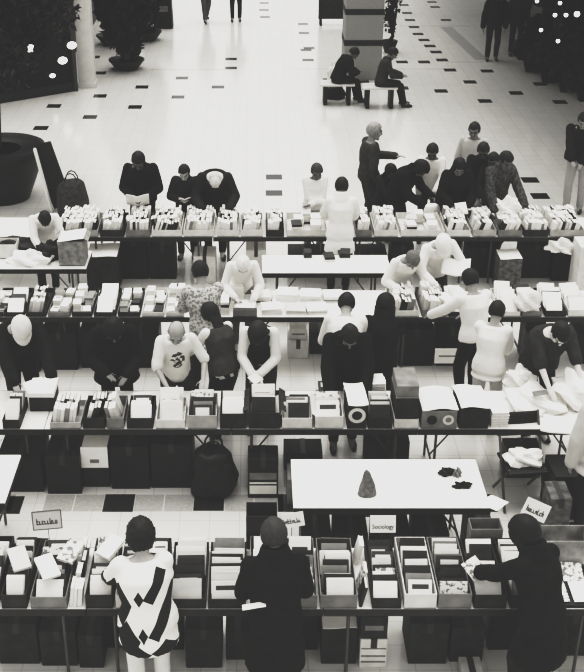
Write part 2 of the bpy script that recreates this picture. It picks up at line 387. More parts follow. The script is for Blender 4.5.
    # hair -------------------------------------------------------------------
    if hair != 'none':
        h = MB(); s0 = rng.rand(6) * 9
        ss = lambda e0, e1, x: (lambda t: t * t * (3 - 2 * t))(min(1, max(0, (x - e0) / (e1 - e0))))
        def fn(d):
            nz = math.sin(d.x * 5 + s0[0]) * math.sin(d.y * 6 + s0[1]) * math.sin(d.z * 5 + s0[2])
            kf = 1.25 if hair == 'curly' else 1; fine = math.sin(d.x * 17 * kf + s0[3]) * math.sin(d.z * 19 * kf + s0[4]) + math.sin(d.y * 21 * kf + s0[5]) * math.sin(d.x * 15 * kf + s0[4])
            full = {'curly': 1.34, 'bob': 1.32, 'long': 1.20, 'bald': 1.05, 'cap': 1.22}.get(hair, 1.15) + (.05 if hair == 'curly' else .03) * nz + (.06 if hair == 'curly' else .012) * fine
            if hair == 'cap': return full if d.z > -.12 - .1 * d.y else .86
            cover = 1.
            longish = hair in ('bob', 'long', 'curly')
            edge = .40 + .06 * nz                                   # hairline over the face
            if d.y > .1: cover *= max(ss(edge - .12, edge + .12, d.z), (ss(.62, .80, abs(d.x)) if longish else ss(.78, .9, abs(d.x)) * ss(-.3, -.05, d.z)))
            lo = (-.86 if longish else -.62) if d.y < .25 else (-.8 if longish else -.2)
            if not (longish and d.y < -.1): cover *= ss(lo - .16, lo, d.z)
            if hair == 'bald': cover *= 1 - ss(.28, .46, d.z + .25 * d.y)
            return .86 + (full - .86) * cover
        h.ball(H(0, -.006, .010), (.0435 * Hh, .054 * Hh, .054 * Hh), Rh, 44, 34, 0, fn)
        if hair == 'long':
            bk = H(0, -.040, -.01); dn = (Rc @ V((0, -.25, -1))).normalized()
            h.cap(bk, bk + dn * .14 * Ht, .046 * Ht, .036 * Ht, 14, 4, (Rc @ V((0, 1, 0)), .5))
        if hair == 'bob':
            for a in (-1, -.5, 0, .5, 1): h.cap(H(a * .042, -.03 + .024 * abs(a), -.01), H(a * .048, -.034 + .03 * abs(a), -.07), .022 * Ht, .016 * Ht, 9, 2)
        if hair == 'cap':
            vs = []; n = 9
            for dz in (0, .005):
                for rr in (0, 1):
                    for i in range(n):
                        a = math.pi * (.12 + .76 * i / (n - 1)); vs.append(H(math.cos(a) * (.05 + .004 * rr), -.004 + math.sin(a) * (.055 + .042 * rr), .006 - .006 * rr + dz))
            fs = []
            for i in range(n - 1): fs += [(i, n + i, n + i + 1, i + 1), (2 * n + i, 2 * n + i + 1, 3 * n + i + 1, 3 * n + i), (n + i, 3 * n + i, 3 * n + i + 1, n + i + 1)]
            h.add(vs, fs)
        h.build('hair' if hair != 'cap' else 'cap', cloth(hairv) if hair == 'cap' else mat('hair_%03d' % int(hairv * 1000), hairv, .6, .2, 40, .3, .15), root, True)
    PEOPLE[key or label] = dict(root=root, loc=loc, M=M3, WR=WR, EL=EL, chest=spine(.2)[0], hc=hc, Rc=Rc)
    return root
def handpos(key, sg, f=.09):
    p = PEOPLE[key]; d = (p['WR'][sg] - p['EL'][sg]).normalized(); return p['loc'] + p['M'] @ (p['WR'][sg] + d * f)

# the three browsers at the nearest tables
person('person in white argyle sweater and white trousers browsing at the nearest tables', 140, 522, 1.64, face=-14, lean=16, side=-2, twist=-8, hp=20, hands=((.16, .50, .98), (-.24, .46, .97)),
       hair='curly', fem=True, bottom=.72, toptype='sweater', topmat=argyle(), hem=-.13, infl=.035, fat=1.2, vox=.008, key='argyle')
person('person in a long black high-collared coat at the nearest tables, white paper under arm', 274, 520, 1.74, face=-6, lean=9, hp=16, hands=((.06, .27, 1.03), (-.06, .30, 1.04)),
       toptype='coat', top=.014, hem=-.24, infl=.03, fat=1.04, hair='short', hairv=.05, vox=.008, key='coat')
person('person in dark clothes with bobbed hair leaning left over the nearest tables', 527, 519, 1.70, face=-34, lean=20, hp=22, hands=((.04, .44, 1.0), (-.10, .50, 1.0)), fem=True,
       toptype='coat', top=.014, hem=-.22, infl=.03, fat=1.05, hair='bob', hairv=.012, vox=.008, key='bob')
# the pale coat at the right edge
person('person in pale coat and black trousers cut off by the right edge', 608, 372, 1.72, face=-8, lean=10, hp=15, top=.55, hands='down', toptype='coat', hem=-.10, infl=.035, fat=1.1, hair='short', key='edge')
# second row, far side, facing the camera
person('stooping person in pale cap and dark coat at far left of second row', 20, 316, 1.74, face=160, lean=34, hp=22, hunch=10, hands=((.16, .58, .92), (-.22, .56, .94)), hair='cap', hairv=.62, top=.02, toptype='jacket', infl=.035, fat=1.2, key='cap')
person('person in black coat with black hair beside the stooping capped person', 113, 318, 1.68, face=172, lean=30, hp=30, hair='bob', hairv=.012, top=.014, toptype='coat', hem=-.15, infl=.035, fat=1.15, skin=.2, key='blackcoat')
person('balding person in white printed T-shirt looking down at the second row', 176, 321, 1.63, face=168, lean=20, hp=22, hy=12, hands=((.16, .40, .97), (-.24, .34, .98)), hair='bald', hairv=.2, toptype='shirt', sleeve=.5,
       topmat=printed_shirt((0, .02, 1.08)), hem=-.06, infl=.02, fat=.92, bottom=.05, key='print')
person('long-haired person with dark vest over white sleeves behind the printed T-shirt', 210, 303, 1.58, face=-38, lean=22, hp=16, hair='long', fem=True, vest=.07, top=.74, toptype='shirt', bottom=.03, key='ponytail')
person('person in dark vest and white sleeves bending towards the second row boxes', 258, 322, 1.64, face=186, lean=40, hp=34, hair='bob', fem=True, vest=.03, top=.74, toptype='shirt', hands=((.05, .44, .93), (-.04, .42, .94)), bottom=.06, key='vest')
person('broad person in black jacket with head bowed over the second row', 350, 324, 1.66, face=178, lean=20, hp=38, hands=((.2, .42, .93), (-.16, .44, .95)), top=.014, infl=.04, fat=1.22, hair='short', skin=.2, key='jacket')
person('person in white shirt seen from behind at the third row', 347, 293, 1.66, face=6, lean=32, hp=20, top=.8, toptype='shirt', hair='short', bottom=.04, infl=.026, key='whiteback')
person('person in black coat turned to the third row beside the white shirt', 386, 295, 1.62, face=10, lean=30, hp=20, hands=((.14, .62, .94), (-.15, .55, .92)), top=.014, toptype='coat', hem=-.2, hair='bob', hairv=.012, infl=.03, key='coat2')
person('dark-haired person in white blouse and dark trousers reaching left to third row', 471, 269, 1.66, face=-22, lean=14, hp=18, hands=((.15, .42, .96), (-.30, .50, .98)), top=.82, toptype='shirt', hair='short', fem=True, bottom=.02, infl=.026, key='blouse')
person('dark-haired person all in white standing behind the paper heap', 498, 301, 1.56, face=22, lean=12, hp=20, top=.82, toptype='shirt', bottom=.74, fem=True, hair='short', infl=.028, hem=-.08, key='allwhite')
person('person in charcoal pullover with bare pale forearm at right of second row', 562, 321, 1.72, face=168, lean=32, hp=36, hands=((.16, .52, .90), (-.2, .5, .90)), top=.05, sleeve=.55, toptype='shirt', infl=.03, fat=1.15, skin=.62, key='charcoal')
# third row, both sides
person('dark-haired person in mottled grey top leaning at left of third row', 200, 261, 1.70, face=-16, lean=16, hp=16, topmat=blotch('mottled_knit', .52, .22, 34, .52), toptype='sweater', hair='short', bottom=.03, infl=.03, key='mottled')
person('white-haired person in white shirt bent over the pale third row papers', 243, 255, 1.52, face=176, lean=34, hp=36, top=.82, toptype='shirt', hair='short', hairv=.75, skin=.6, bottom=.2, fat=.85, key='whitehair')
person('white-capped person in white shirt leaning over the right third row', 444, 234, 1.66, face=170, lean=32, hp=34, side=6, top=.82, toptype='shirt', hair='cap', hairv=.8, bottom=.05, hands=((.2, .46, .98), (-.24, .46, 1.0)), key='whitecap')
person('grey-haired person in white shirt left of the white-capped person', 413, 250, 1.54, face=164, lean=36, hp=30, top=.8, toptype='shirt', hair='short', hairv=.16, skin=.3, bottom=.05, key='greyhair')
person('stooping person in white shirt among the piles at far left table', 44, 210, 1.52, face=165, lean=40, hp=40, top=.8, toptype='shirt', hair='short', bottom=.04, hands=((.1, .5, .9), (-.2, .5, .9)), key='leftwhite')
# farthest row
person('person in black jacket reading an open white book at the farthest row', 138, 151, 1.76, face=184, lean=12, hp=34, hands=((.09, .27, 1.02), (-.09, .27, 1.02)), top=.014, infl=.032, fat=1.1, hair='short', skin=.12, key='reader')
person('boy in dark jacket with pale collar beside the reader in black', 184, 164, 1.52, face=186, lean=10, hp=24, hands=((.07, .24, 1.1), (-.12, .27, 1.12)), top=.03, infl=.025, hair='short', skin=.42, key='boy')
person('bald person in dark jumper bowing low over the farthest row', 215, 171, 1.72, face=176, lean=34, hp=46, hunch=20, top=.03, toptype='sweater', infl=.035, fat=1.22, hair='bald', hairv=.5, skin=.66, hands=((.2, .45, .95), (-.2, .45, .95)), key='bald')
person('short-haired person in white top with folded arms facing the camera', 317, 163, 1.56, face=172, lean=12, hp=20, hands='crossed', top=.82, toptype='shirt', fem=True, hair='short', hairv=.06, skin=.16, bottom=.5, key='arms')
person('black-haired person in long white coat seen from behind at farthest row', 342, 177, 1.66, face=4, lean=8, hp=14, hands=((.2, .42, 1.0), (-.2, .40, 1.0)), top=.82, toptype='coat', hem=-.16, hair='short', fem=True, infl=.03, bottom=.02, key='whitecoat')
person('tall grey-haired person in dark sweater standing in profile facing right', 375, 122, 1.80, face=78, lean=3, hp=8, hands=((.2, .1, .86), (-.08, .42, 1.16)), top=.06, toptype='sweater', hair='short', hairv=.3, skin=.3, infl=.03, bottom=.05, key='tall')
person('child in dark hooded top between the tall person and the kneeling shopper', 391, 164, 1.34, face=150, lean=14, hp=26, top=.03, hair='bob', hairv=.015, skin=.2, key='child')
person('dark-coated person bending right with a white paper bag', 421, 160, 1.62, face=120, lean=28, hp=24, hunch=15, top=.014, toptype='coat', infl=.035, hair='bob', hairv=.012, fat=1.15, hands=((.16, .42, .92), (-.1, .45, .98)), skin=.2, key='bagger')
person('black-haired person in white shirt behind the two dark coats', 433, 143, 1.62, face=-170, lean=8, hp=24, top=.82, toptype='shirt', hair='short', skin=.15, key='wshirt')
person('long-haired person in black coat facing the camera at farthest row', 460, 158, 1.66, face=182, lean=16, hp=24, top=.016, toptype='coat', hem=-.15, hair='long', hairv=.012, fem=True, infl=.035, fat=1.15, skin=.2, hands=((.1, .36, 1.0), (-.16, .36, .98)), key='longblack')
person('dark-haired person in pale grey shirt standing tallest behind the cluster', 475, 122, 1.66, face=200, lean=4, hp=14, top=.5, toptype='shirt', hair='short', skin=.2, hands='down', key='pale')
person('person in black jacket in the middle of the right cluster', 484, 142, 1.64, face=192, lean=10, hp=20, top=.018, hair='short', skin=.12, infl=.03, key='mid')
person('dark-skinned-shadowed child in black coat tucked behind the black jacket'.replace('dark-skinned-shadowed ', 'shorter '), 494, 152, 1.56, face=205, lean=10, fat=.85, hp=16, top=.02, hair='short', skin=.14, key='mid2')
person('person in dark patterned jacket reaching down at right of the cluster', 507, 151, 1.76, face=158, lean=12, hp=22, topmat=blotch('patterned_jacket', .03, .09, 34, .52), hair='short', skin=.14, infl=.03, hands=((.26, .38, .92), (-.2, .42, .95)), key='pattern')
person('person in black jacket and pale trousers at the far right edge', 585, 112, 1.74, face=200, lean=10, hp=20, top=.016, bottom=.4, infl=.04, fat=1.25, hair='short', skin=.3, key='faredge')
# the concourse
person('seated person in black hunched forward on the left concourse bench', 354, 47, 1.70, face=70, lean=32, hp=26, legs='sit', hands='lap', top=.016, hair='short', skin=.15, infl=.035, vox=.011, key='seatl')
person('seated person in charcoal on the right concourse bench looking right', 393, 47, 1.70, face=84, lean=16, hp=24, legs='sit', hands='lap', top=.05, hair='short', skin=.2, vox=.011, key='seatr')
person('person in black coat standing before the dark trees at upper right', 490, 0, 1.76, face=185, foot=(491, 60), hands='down', lean=2, hp=8, top=.016, toptype='jacket', infl=.04, fat=1.15, hair='short', skin=.2, vox=.011, key='stand')
person('thin person in dark clothes just right of the standing black coat', 513, 0, 1.72, face=185, foot=(514, 55), hands='down', lean=2, hp=8, top=.03, hair='short', skin=.2, vox=.011, key='stand2')
person('walking person in grey trousers cut off by the top edge', 205, -30, 1.72, face=165, foot=(206, 22), legs='walk', hands='walk', lean=3, hp=4, top=.2, bottom=.12, skin=.3, vox=.011, key='walk')
person('person in black trousers cut off by the top edge, feet together', 236, -30, 1.72, face=178, foot=(236, 21), hands='down', lean=2, hp=4, top=.03, bottom=.02, infl=.03, vox=.011, key='stander')

# ------------------------------------------------------------------ setting
fl = MB(); fl.box((0, 27, -.1), (40, 74, .2)); fl.m = [0] * 6
TS = .29
def tile(px, py, w=TS, d=TS, mi=1):
    p = P(px, py, 0); fl.box((p.x, p.y, .0005), (w, d, .001), None, mi)
for a in ((54, 106), (100, 96), (142, 87), (182, 78), (41, 128), (90, 117), (135, 107), (178, 97), (218, 87), (274, 177), (274, 193), (264, 3), (264, 10), (265, 17), (231, 68), (231, 59),
          (303, 24), (304, 33), (306, 50), (308, 60), (309, 48), (404, 5), (407, 13), (410, 20), (414, 27), (418, 34), (424, 40), (430, 46), (436, 52), (442, 60), (450, 70),
          (363, 82), (441, 91), (470, 82), (485, 101), (487, 71), (446, 20), (432, 2), (435, 7), (402, 62), (424, 62), (329, 80), (540, 84), (560, 102), (516, 93), (585, 100), (530, 180), (540, 196), (402, 88), (94, 57), (100, 73)): tile(*a)
for a in ((119, 503), (209, 502), (7, 505), (293, 503), (30, 548), (360, 508), (480, 503)): tile(*a, w=.30, d=.30)
for k in range(-5, 8):
    if k % 3: tile(119 + 30 * k, 503, .285, .285, 2)
a, b = P(446, 27, 0), P(482, 60, 0); d = b - a; fl.box((a + b) / 2 + Vector((0, 0, .0002)), (d.length, .34, .0006), rot('Z', math.atan2(d.y, d.x)), 2)  # dark reflection of a post, put into the floor colour as a strip
for y, x0, x1 in ((69, 284, 452), (62, 448, 484), (26, 400, 470), (69.5, 150, 232), (440, 0, 2)):
    a, b = P(x0, y, 0), P(x1, y, 0); fl.box(((a.x + b.x) / 2, a.y, .0004), (b.x - a.x, .05, .0008), None, 2)
def floor_mat():
    m, nt, b = newmat('polished_terrazzo_tile')
    tc = nt.nodes.new('ShaderNodeTexCoord'); br = nt.nodes.new('ShaderNodeTexBrick'); br.offset = 0; br.squash = 1
    mp = nt.nodes.new('ShaderNodeMapping'); mp.inputs['Location'].default_value = (.14, .05, 0); nt.links.new(tc.outputs['Object'], mp.inputs[0]); nt.links.new(mp.outputs[0], br.inputs['Vector'])
    br.inputs['Scale'].default_value = 1; br.inputs['Brick Width'].default_value = TS; br.inputs['Row Height'].default_value = TS
    br.inputs['Mortar Size'].default_value = .003; br.inputs['Color1'].default_value = tint(.68); br.inputs['Color2'].default_value = tint(.65); br.inputs['Mortar'].default_value = tint(.45)
    nt.links.new(br.outputs['Color'], b.inputs['Base Color'])
    n = nt.nodes.new('ShaderNodeTexNoise'); n.inputs['Scale'].default_value = .9; n.inputs['Detail'].default_value = 5
    mr = nt.nodes.new('ShaderNodeMapRange'); mr.inputs[3].default_value = .10; mr.inputs[4].default_value = .22
    nt.links.new(tc.outputs['Object'], n.inputs['Vector']); nt.links.new(n.outputs['Fac'], mr.inputs[0]); nt.links.new(mr.outputs[0], b.inputs['Roughness'])
    b.inputs['IOR'].default_value = 1.8; return m
FLOOR = floor_mat()
o = fl.build('floor', [FLOOR, mat('dark_floor_tile', .03, .2, .2, 30, .5), mat('grey_floor_tile_and_reflection', .42, .2, .1, 30, .5)]); o['kind'] = 'structure'
def wall(name, a, b, h, m, th=.3, extra=None):
    a, b = Vector(a), Vector(b); d = b - a; L = d.length; M = rot('Z', math.atan2(d.y, d.x)); w = MB()
    c = (a + b) / 2; w.box((c.x, c.y, h / 2), (L, th, h), M, 0)
    if extra: extra(w, a, b, M, L, h, th)
    o = w.build(name, [m, mat('mullion', .05, .35), mat('plinth', .02, .5)]); o['kind'] = 'structure'; return o
def mull(w, a, b, M, L, h, th):
    n = max(2, int(L / 1.6)); nrm = M @ Vector((0, -1, 0))
    for i in range(n + 1):
        p = a.lerp(b, i / n) + nrm * (th / 2 + .02); w.box((p.x, p.y, h / 2), (.09, .08, h), M, 1)
    for z in (.12, 2.4):
        p = (a + b) / 2 + nrm * (th / 2 + .015); w.box((p.x, p.y, z), (L, .06, .18 if z < 1 else .1), M, 2)
DG = mat('dark_shop_glass', .010, .45, .2, 2, .15)
wall('wall_left', (-10.5, 20.9, 0), (-4.15, 25.45, 0), 4, DG, extra=mull)
wall('wall_left_concourse', (-4.75, 62, 0), (-4.75, 26.3, 0), 4, DG, extra=mull)
a, b = P(494, -14, 0), P(618, 36, 0); wall('wall_right', (a.x, a.y, 0), (b.x, b.y, 0), 4, DG, extra=mull)
WR_ = (a, b)
c = P(88, 86, 0)
q = MB(); q.box((c.x, c.y, 2), (.36, .36, 4)); q.box((c.x, c.y, .06), (.40, .40, .12)); o = q.build('trim_pilaster', mat('pilaster_white', .62, .6, .05), None, False, .01); o['kind'] = 'structure'

def shade_slab(xs):  # unseen slabs overhead, added to grey the floor and its reflections
    g = MB(); n = len(xs); z0, z1 = 4.0, 4.4
    vs = [(x, y, z) for z in (z0, z1) for x, y in xs]
    g.add(vs, [tuple(range(n - 1, -1, -1)), tuple(range(n, 2 * n))] + [(i, (i + 1) % n, n + (i + 1) % n, n + i) for i in range(n)])
    o = g.build('ceiling_shade_slab', mat('shade_slab_dark', .05, .8, .2)); o['kind'] = 'structure'
shade_slab([(4.7, 17.6), (15, 17.6), (15, 62), (5.6, 62)])
shade_slab([(-15, 21.5), (-10.4, 21.5), (-5.0, 25.2), (-5.0, 62), (-15, 62)])
# concourse column behind the benches
cw = XA(383, 26.3, 1) - XA(345, 26.3, 1); cxm = (XA(383, 26.3, 1) + XA(345, 26.3, 1)) / 2
colm = thing('column', 'square grey clad column with dark horizontal joints behind the benches', 'column', (cxm, 26.3 + cw / 2, 0))
q = MB(); q.box((0, 0, 3.5), (cw, cw, 7)); q.build('cladding', mat('column_grey', .3, .6, .1, 60), colm, False, .02)
for py in (12, 43):
    h = PY(360, py, 26.3).z; q = MB(); q.box((0, 0, h), (cw + .02, cw + .02, .13)); q.build('joint_band', DARK, colm, False, .008)
p = P(333, 24, 0); kd = thing('display_board', 'dark freestanding board left of the grey column, cut by top edge', 'board', (p.x, p.y, 0))
q = MB(); q.box((0, 0, 1.25), (.85, .1, 2.2)); q.build('panel', DARK, kd, False, .01)
for sx in (-.36, .36): q = MB(); q.box((sx, 0, .08), (.06, .5, .16)); q.build('foot', BLACK, kd, False, .01)
def bench(x, y, w, label):
    t = thing('bench', label, 'bench', (x, y, 0), 0, 'concourse benches')
    for i in range(4): q = MB(); q.box((0, -.16 + i * .12, .44), (w, .10, .04)); q.build('slat', mat('bench_slat', .6, .4, .1), t, False, .006)
    for sx in (-1, 1):
        q = MB(); q.box((sx * (w / 2 - .12), .02, .21), (.08, .4, .42)); q.build('leg', BLACK, t, False, .01)
pl = PEOPLE['seatl']['loc']; prr = PEOPLE['seatr']['loc']
bench(pl.x - .06, pl.y - .02, .75, 'pale slatted bench under the hunched seated person'); bench(prr.x - .08, prr.y - .02, .75, 'pale slatted bench under the person looking right')
def bag(label, loc, r, h, m, name='bag', rz=0., cat='bag', handles=True):
    t = thing(name, label, cat, loc, rz); q = MB(); s0 = rng.rand(3) * 9
    n = 16; rings = []
    for z, k in ((0, .86), (.06, 1), (.4, 1.02), (.75, .92), (.95, .75), (1, .6)):
        rings.append((Vector((.02 * math.sin(z * 7 + s0[0]), .015 * math.sin(z * 5 + s0[1]), z * h)), Vector((1, 0, 0)), Vector((0, 1, 0)), r[0] * k, r[1] * k))
    q.ell(rings, n); me = remesh(q, max(.012, r[0] / 18), 3, r[0] * .06); me.materials.append(m); link('sack', me, t)
    if handles:
        for sy in (-1, 1):
            q = MB(); pts = [Vector((r[0] * .4 * math.cos(a), sy * r[1] * .35, h * .95 + h * .3 * math.sin(a))) for a in np.linspace(0, math.pi, 7)]
            for a, b in zip(pts, pts[1:]): q.cap(a, b, .01, .01, 6, 2)
            q.build('handle', m, t, True)
    return t
def at(px, py, h=0): p = P(px, py, h); return (p.x, p.y, h)
bag('black holdall on floor at left of the concourse benches', at(334, 98), (.24, .16), .26, BLACK)
bag('pale shopping bag on the bench end beside the hunched person', at(333, 84), (.15, .12), .40, PALE)
# foliage
LEAF = mat('dark_leaves', .016, .5, .5, 6, .3); LEAF2 = mat('grey_leaves', .05, .5, .5, 6, .3); BARK = mat('bark', .03, .8, .3, 20)
def leaves(n, clumps, size, mi=0):
    q = MB()
    for i in range(n):
        c, r = random.choice(clumps); d = Vector((random.gauss(0, 1), random.gauss(0, 1), random.gauss(0, 1))).normalized() * random.random() ** .4
        p = Vector((c[0] + d.x * r[0], c[1] + d.y * r[1], c[2] + d.z * r[2])); E = Euler((random.uniform(-1.2, 1.2), random.uniform(-1.2, 1.2), random.uniform(0, 6.3))).to_matrix(); s = size * random.uniform(.6, 1.4)
        q.add([p + E @ Vector(v) for v in ((-s * .5, 0, 0), (0, -s * .28, s * .06), (s * .6, 0, -s * .08), (0, s * .28, s * .06))], [(0, 1, 2, 3)])
    return q
def tree(label, x, y, hh, spread, n=2200, pot=None, trunkh=1.6, name='potted_tree', size=.16):
    t = thing(name, label, 'tree', (x, y, 0)); pr, ph = pot
    q = MB(); q.lathe((0, 0, 0), [(pr * .6, 0), (pr * .78, ph * .35), (pr * .98, ph * .78), (pr * 1.03, ph * .86), (pr * 1.03, ph * .98), (pr * .93, ph), (pr * .9, ph * .93)], 32); q.build('planter', BLACK, t, True)
    q = MB(); q.lathe((0, 0, 0), [(pr * .3, ph * .6), (pr * .9, ph * .9), (pr * .5, ph * .93)], 20); q.build('soil', mat('soil', .02, .9, .4, 30), t, True)
    q = MB(); top = Vector((.08, .05, trunkh)); q.cap((0, 0, ph * .85), top, .06, .045)
    cl = []
    for i in range(9):
        a = i * 2.4; rr = spread * (.25 + .5 * (i % 3) / 2); e = Vector((math.cos(a) * rr, math.sin(a) * rr, trunkh + (hh - trunkh) * (.25 + .6 * ((i * 5) % 9) / 9)))
        q.cap(top, e, .035, .012, 7, 2); cl.append((e, (spread * .5, spread * .5, (hh - trunkh) * .28)))
    q.build('trunk', BARK, t, True)
    leaves(n, cl, size).build('foliage', [LEAF], t)
    return t
c = P(3, 197, 0)
tree('dark leafy tree in a big round black planter at left edge', c.x, c.y, 4.4, 1.25, 5200, (.76, .92), 1.9)
for i, (px, py, hh, sp, lab) in enumerate(((574, 54, 3.6, .85, 'dark leafy tree nearest at the upper right edge'), (543, 38, 3.6, .8, 'dark leafy tree in the middle of the upper right row'),
                                          (514, 22, 3.6, .7, 'dark leafy tree at left end of the upper right row'), (622, 64, 3.8, .85, 'dark leafy tree cut by the upper right edge'))):
    c = P(px, py, 0); tree(lab, c.x, c.y, hh, sp, 5200, (.45, .5), .6, 'potted_tree', .24)
def shrub(label, px, py, r, hh, n=1500):
    c = P(px, py, 0); t = thing('shrub', label, 'shrub', (c.x, c.y, 0), 0, None); q = MB()
    for k in range(6): a = k * 1.05; q.cap((math.cos(a) * .05, math.sin(a) * .05, .02), (math.cos(a) * r * .6, math.sin(a) * r * .6, hh * .7), .02, .008, 6, 2)
    q.build('stem', BARK, t, True); leaves(n, [((math.cos(k * 1.3) * r * .45, math.sin(k * 1.3) * r * .45, hh * (.25 + .12 * k)), (r * .6, r * .6, hh * .24)) for k in range(6)], .16).build('foliage', [LEAF], t)
for px, py, r, hh, lab in ((528, 72, .42, 1.1, 'dark shrub at left end of the upper right planting'), (545, 83, .46, 1.2, 'dark shrub second from left in the upper right planting'), (563, 92, .46, 1.2, 'dark shrub third from left in the upper right planting'), (581, 99, .46, 1.1, 'dark shrub nearest at the upper right edge'),
                           (541, 57, .45, 1.3, 'dark shrub behind the second upper right shrub'), (559, 68, .5, 1.4, 'dark shrub behind the third upper right shrub'), (582, 76, .5, 1.4, 'dark shrub half cut by the upper right edge')):
    shrub(lab, px, py, r, hh)
for i, (px, py, hh, sp, lab) in enumerate(((127, 69, 3.0, .56, 'tall dark potted plant standing nearest beside the white pilaster'), (146, 40, 3.0, .45, 'tall dark potted plant behind the nearest one at upper left'), (113, 44, 3.0, .45, 'tall dark potted plant close to the dark shop glass'))):
    c = P(px, py, 0); tree(lab, c.x, c.y, hh, sp, 5200, (.42, .25), .25, 'potted_plant', .2)
c = P(389, 52, 0); tree('thin dark potted plant on the right of the grey column', c.x, c.y, 1.9, .22, 300, (.2, .3), .4, 'potted_plant', .12)
# litter bin at the top
c = P(164, 27, 0); t = thing('litter_bin', 'black litter bin with pale panel at top left of concourse', 'bin', (c.x, c.y, 0))
q = MB(); q.box((0, 0, .45), (.46, .46, .9), None, 0, 1.15); q.build('bin_body', BLACK, t, False, .02)
q = MB(); q.box((0, 0, 1.0), (.5, .5, .14), None, 0, .9); q.build('lid', DARK, t, False, .03)
q = MB(); q.box((0, -.265, .55), (.3, .02, .16)); q.build('panel', GREY, t, False, .005)
# lamps inside the shop and lights among the trees
LAMP = emit('lit_glass', 1.4)
def lamp(label, px, py, line, r, grp):
    """a small lit globe on a bracket, mounted on a shop front"""
    a, b = Vector((line[0][0], line[0][1], 0)), Vector((line[1][0], line[1][1], 0)); n = Vector(((b - a).y, -(b - a).x, 0)).normalized()
    lo, hi = 8., 60.
    o = Vector((0, 0, HC)); d = PY(px, py, 20) - o; k = (a - o).dot(n) / d.dot(n); p = o + d * k
    t = thing('wall_lamp', label, 'lamp', p + n * .19, math.atan2(n.y, n.x), grp); g = p + n * .42
    q = MB(); q.cap((-.03, 0, 0), (.2, 0, 0), .015, .015, 8, 2); q.box((-.02, 0, 0), (.03, .1, .14)); q.build('bracket', BLACK, t)
    q = MB(); q.ball((.23, 0, 0), (r, r * 1.4, r)); q.build('globe', LAMP, t, True)
def pendant(label, p, r, grp):
    t = thing('pendant_lamp', label, 'lamp', (p.x, p.y, 4.0), 0, grp); d = p.z - 4.0
    q = MB(); q.cap((0, 0, 0), (0, 0, d + r), .008, .008, 6, 2); q.lathe((0, 0, d + r * .8), [(r * .5, 0), (r * .4, r * .3), (.01, r * .5)], 12); q.build('cord', BLACK, t)
    q = MB(); q.ball((0, 0, d), (r, r, r)); q.build('globe', LAMP, t, True)
for i, (px, py, Y, r) in enumerate(((537, 1, 28.4, .05), (560, 3, 28.3, .05), (555, 15, 26.8, .05), (566, 15, 26.6, .05), (577, 14, 26.7, .07), (541, 30, 25.7, .045), (558, 41, 24.7, .045))):
    pendant('small lit globe hanging over the upper right trees, %s from left' % ordn([1, 5, 3, 6, 7, 2, 4][i]), PY(px, py, Y), r, 'globes over the right trees')
for px, py, r, w in ((22, 45, .08, 'left'), (54, 57, .08, 'lower middle'), (63, 42, .08, 'upper right'), (44, 72, .05, 'lowest')):
    lamp('lit lamp on left shop front seen through the tree, the %s one' % w, px, py, ((-10.5, 20.9), (-4.15, 25.45)), r, 'lamps behind the left tree')

# ------------------------------------------------------------------ tables
TH_ = .74
def table(label, x0, y0, w=1.83, d=.76, group='folding tables', top=TABLE, h=TH_, skirt=None):
    t = thing('folding_table', label, 'table', (x0 + w / 2, y0 + d / 2, 0), 0, group)
    q = MB(); q.box((0, 0, h - .010), (w - .006, d, .020)); q.build('tabletop', top, t, False, .003)
    q = MB()
    for sy in (-1, 1): q.box((0, sy * (d / 2 + .003), h - .033), (w - .006, .012, .064))
    for sx in (-1, 1): q.box((sx * (w / 2 - .008), 0, h - .052), (.010, d - .012, .05))
    q.build('edge_band', EDGE, t, False, .003)
    for sx in (-1, 1):
        for sy in (-1, 1):
            q = MB(); q.cap((sx * (w / 2 - .2), sy * (d / 2 - .09), .015), (sx * (w / 2 - .2), sy * (d / 2 - .09), h - .07), .014, .014, 8, 2); q.build('leg', METAL, t, True)
        q = MB(); q.cap((sx * (w / 2 - .2), -(d / 2 - .09), .2), (sx * (w / 2 - .2), d / 2 - .09, .2), .011, .011, 8, 2); q.build('crossbar', METAL, t, True)
        q = MB(); q.cap((sx * (w / 2 - .2), 0, .2), (sx * (w / 2 - .55), 0, h - .06), .009, .009, 8, 2); q.build('brace', METAL, t, True)
    return t
def row(py, starts, names):
    for px, lab in zip(starts, names):
        p = P(px, py, TH_); table(lab, p.x, p.y)
YN = P(254, 609, TH_).y; Y3 = P(254, 429, TH_).y; Y2 = P(254, 317, TH_).y; Y1 = P(254, 237, TH_).y
row(609, (-152, 86, 324, 562), ('nearest-row folding table at the left under mixed trays', 'nearest-row folding table behind argyle sweater and black coat', 'nearest-row folding table right of the long black coat', 'nearest-row folding table cut by the right edge'))
row(429, (-143, 44, 231, 418), ('second-row folding table at far left with bare top', 'second-row folding table before the printed T-shirt', 'second-row folding table before the broad black jacket', 'second-row folding table under the printed carton and paper heap'))
row(317, (-76, 79, 234, 389, 544), ('third-row folding table at the far left', 'third-row folding table left of the white papers', 'third-row folding table under the flat white papers', 'third-row folding table right of the middle', 'third-row folding table cut by the right edge'))
row(237, (-53, 80, 213, 346, 479), ('farthest-row folding table at far left', 'farthest-row folding table before the black-jacketed reader', 'farthest-row folding table before the folded arms', 'farthest-row folding table before the paper bag', 'farthest-row folding table at the right end'))
p = P(293, 508, TH_); YW = p.y; table('bare white folding table with scraps on it, behind the nearest row', p.x, p.y, XA(497, p.y, TH_) - XA(293, p.y, TH_) - .05, .78)
p = P(5, 503, TH_); table('bare white folding table cut by the left edge', p.x - 1.83, p.y, 1.83, .78)
p = P(262, 273, TH_); YM = p.y; table('short white folding table between the third and farthest rows', p.x, p.y, XA(392, p.y, TH_) - p.x, .6)
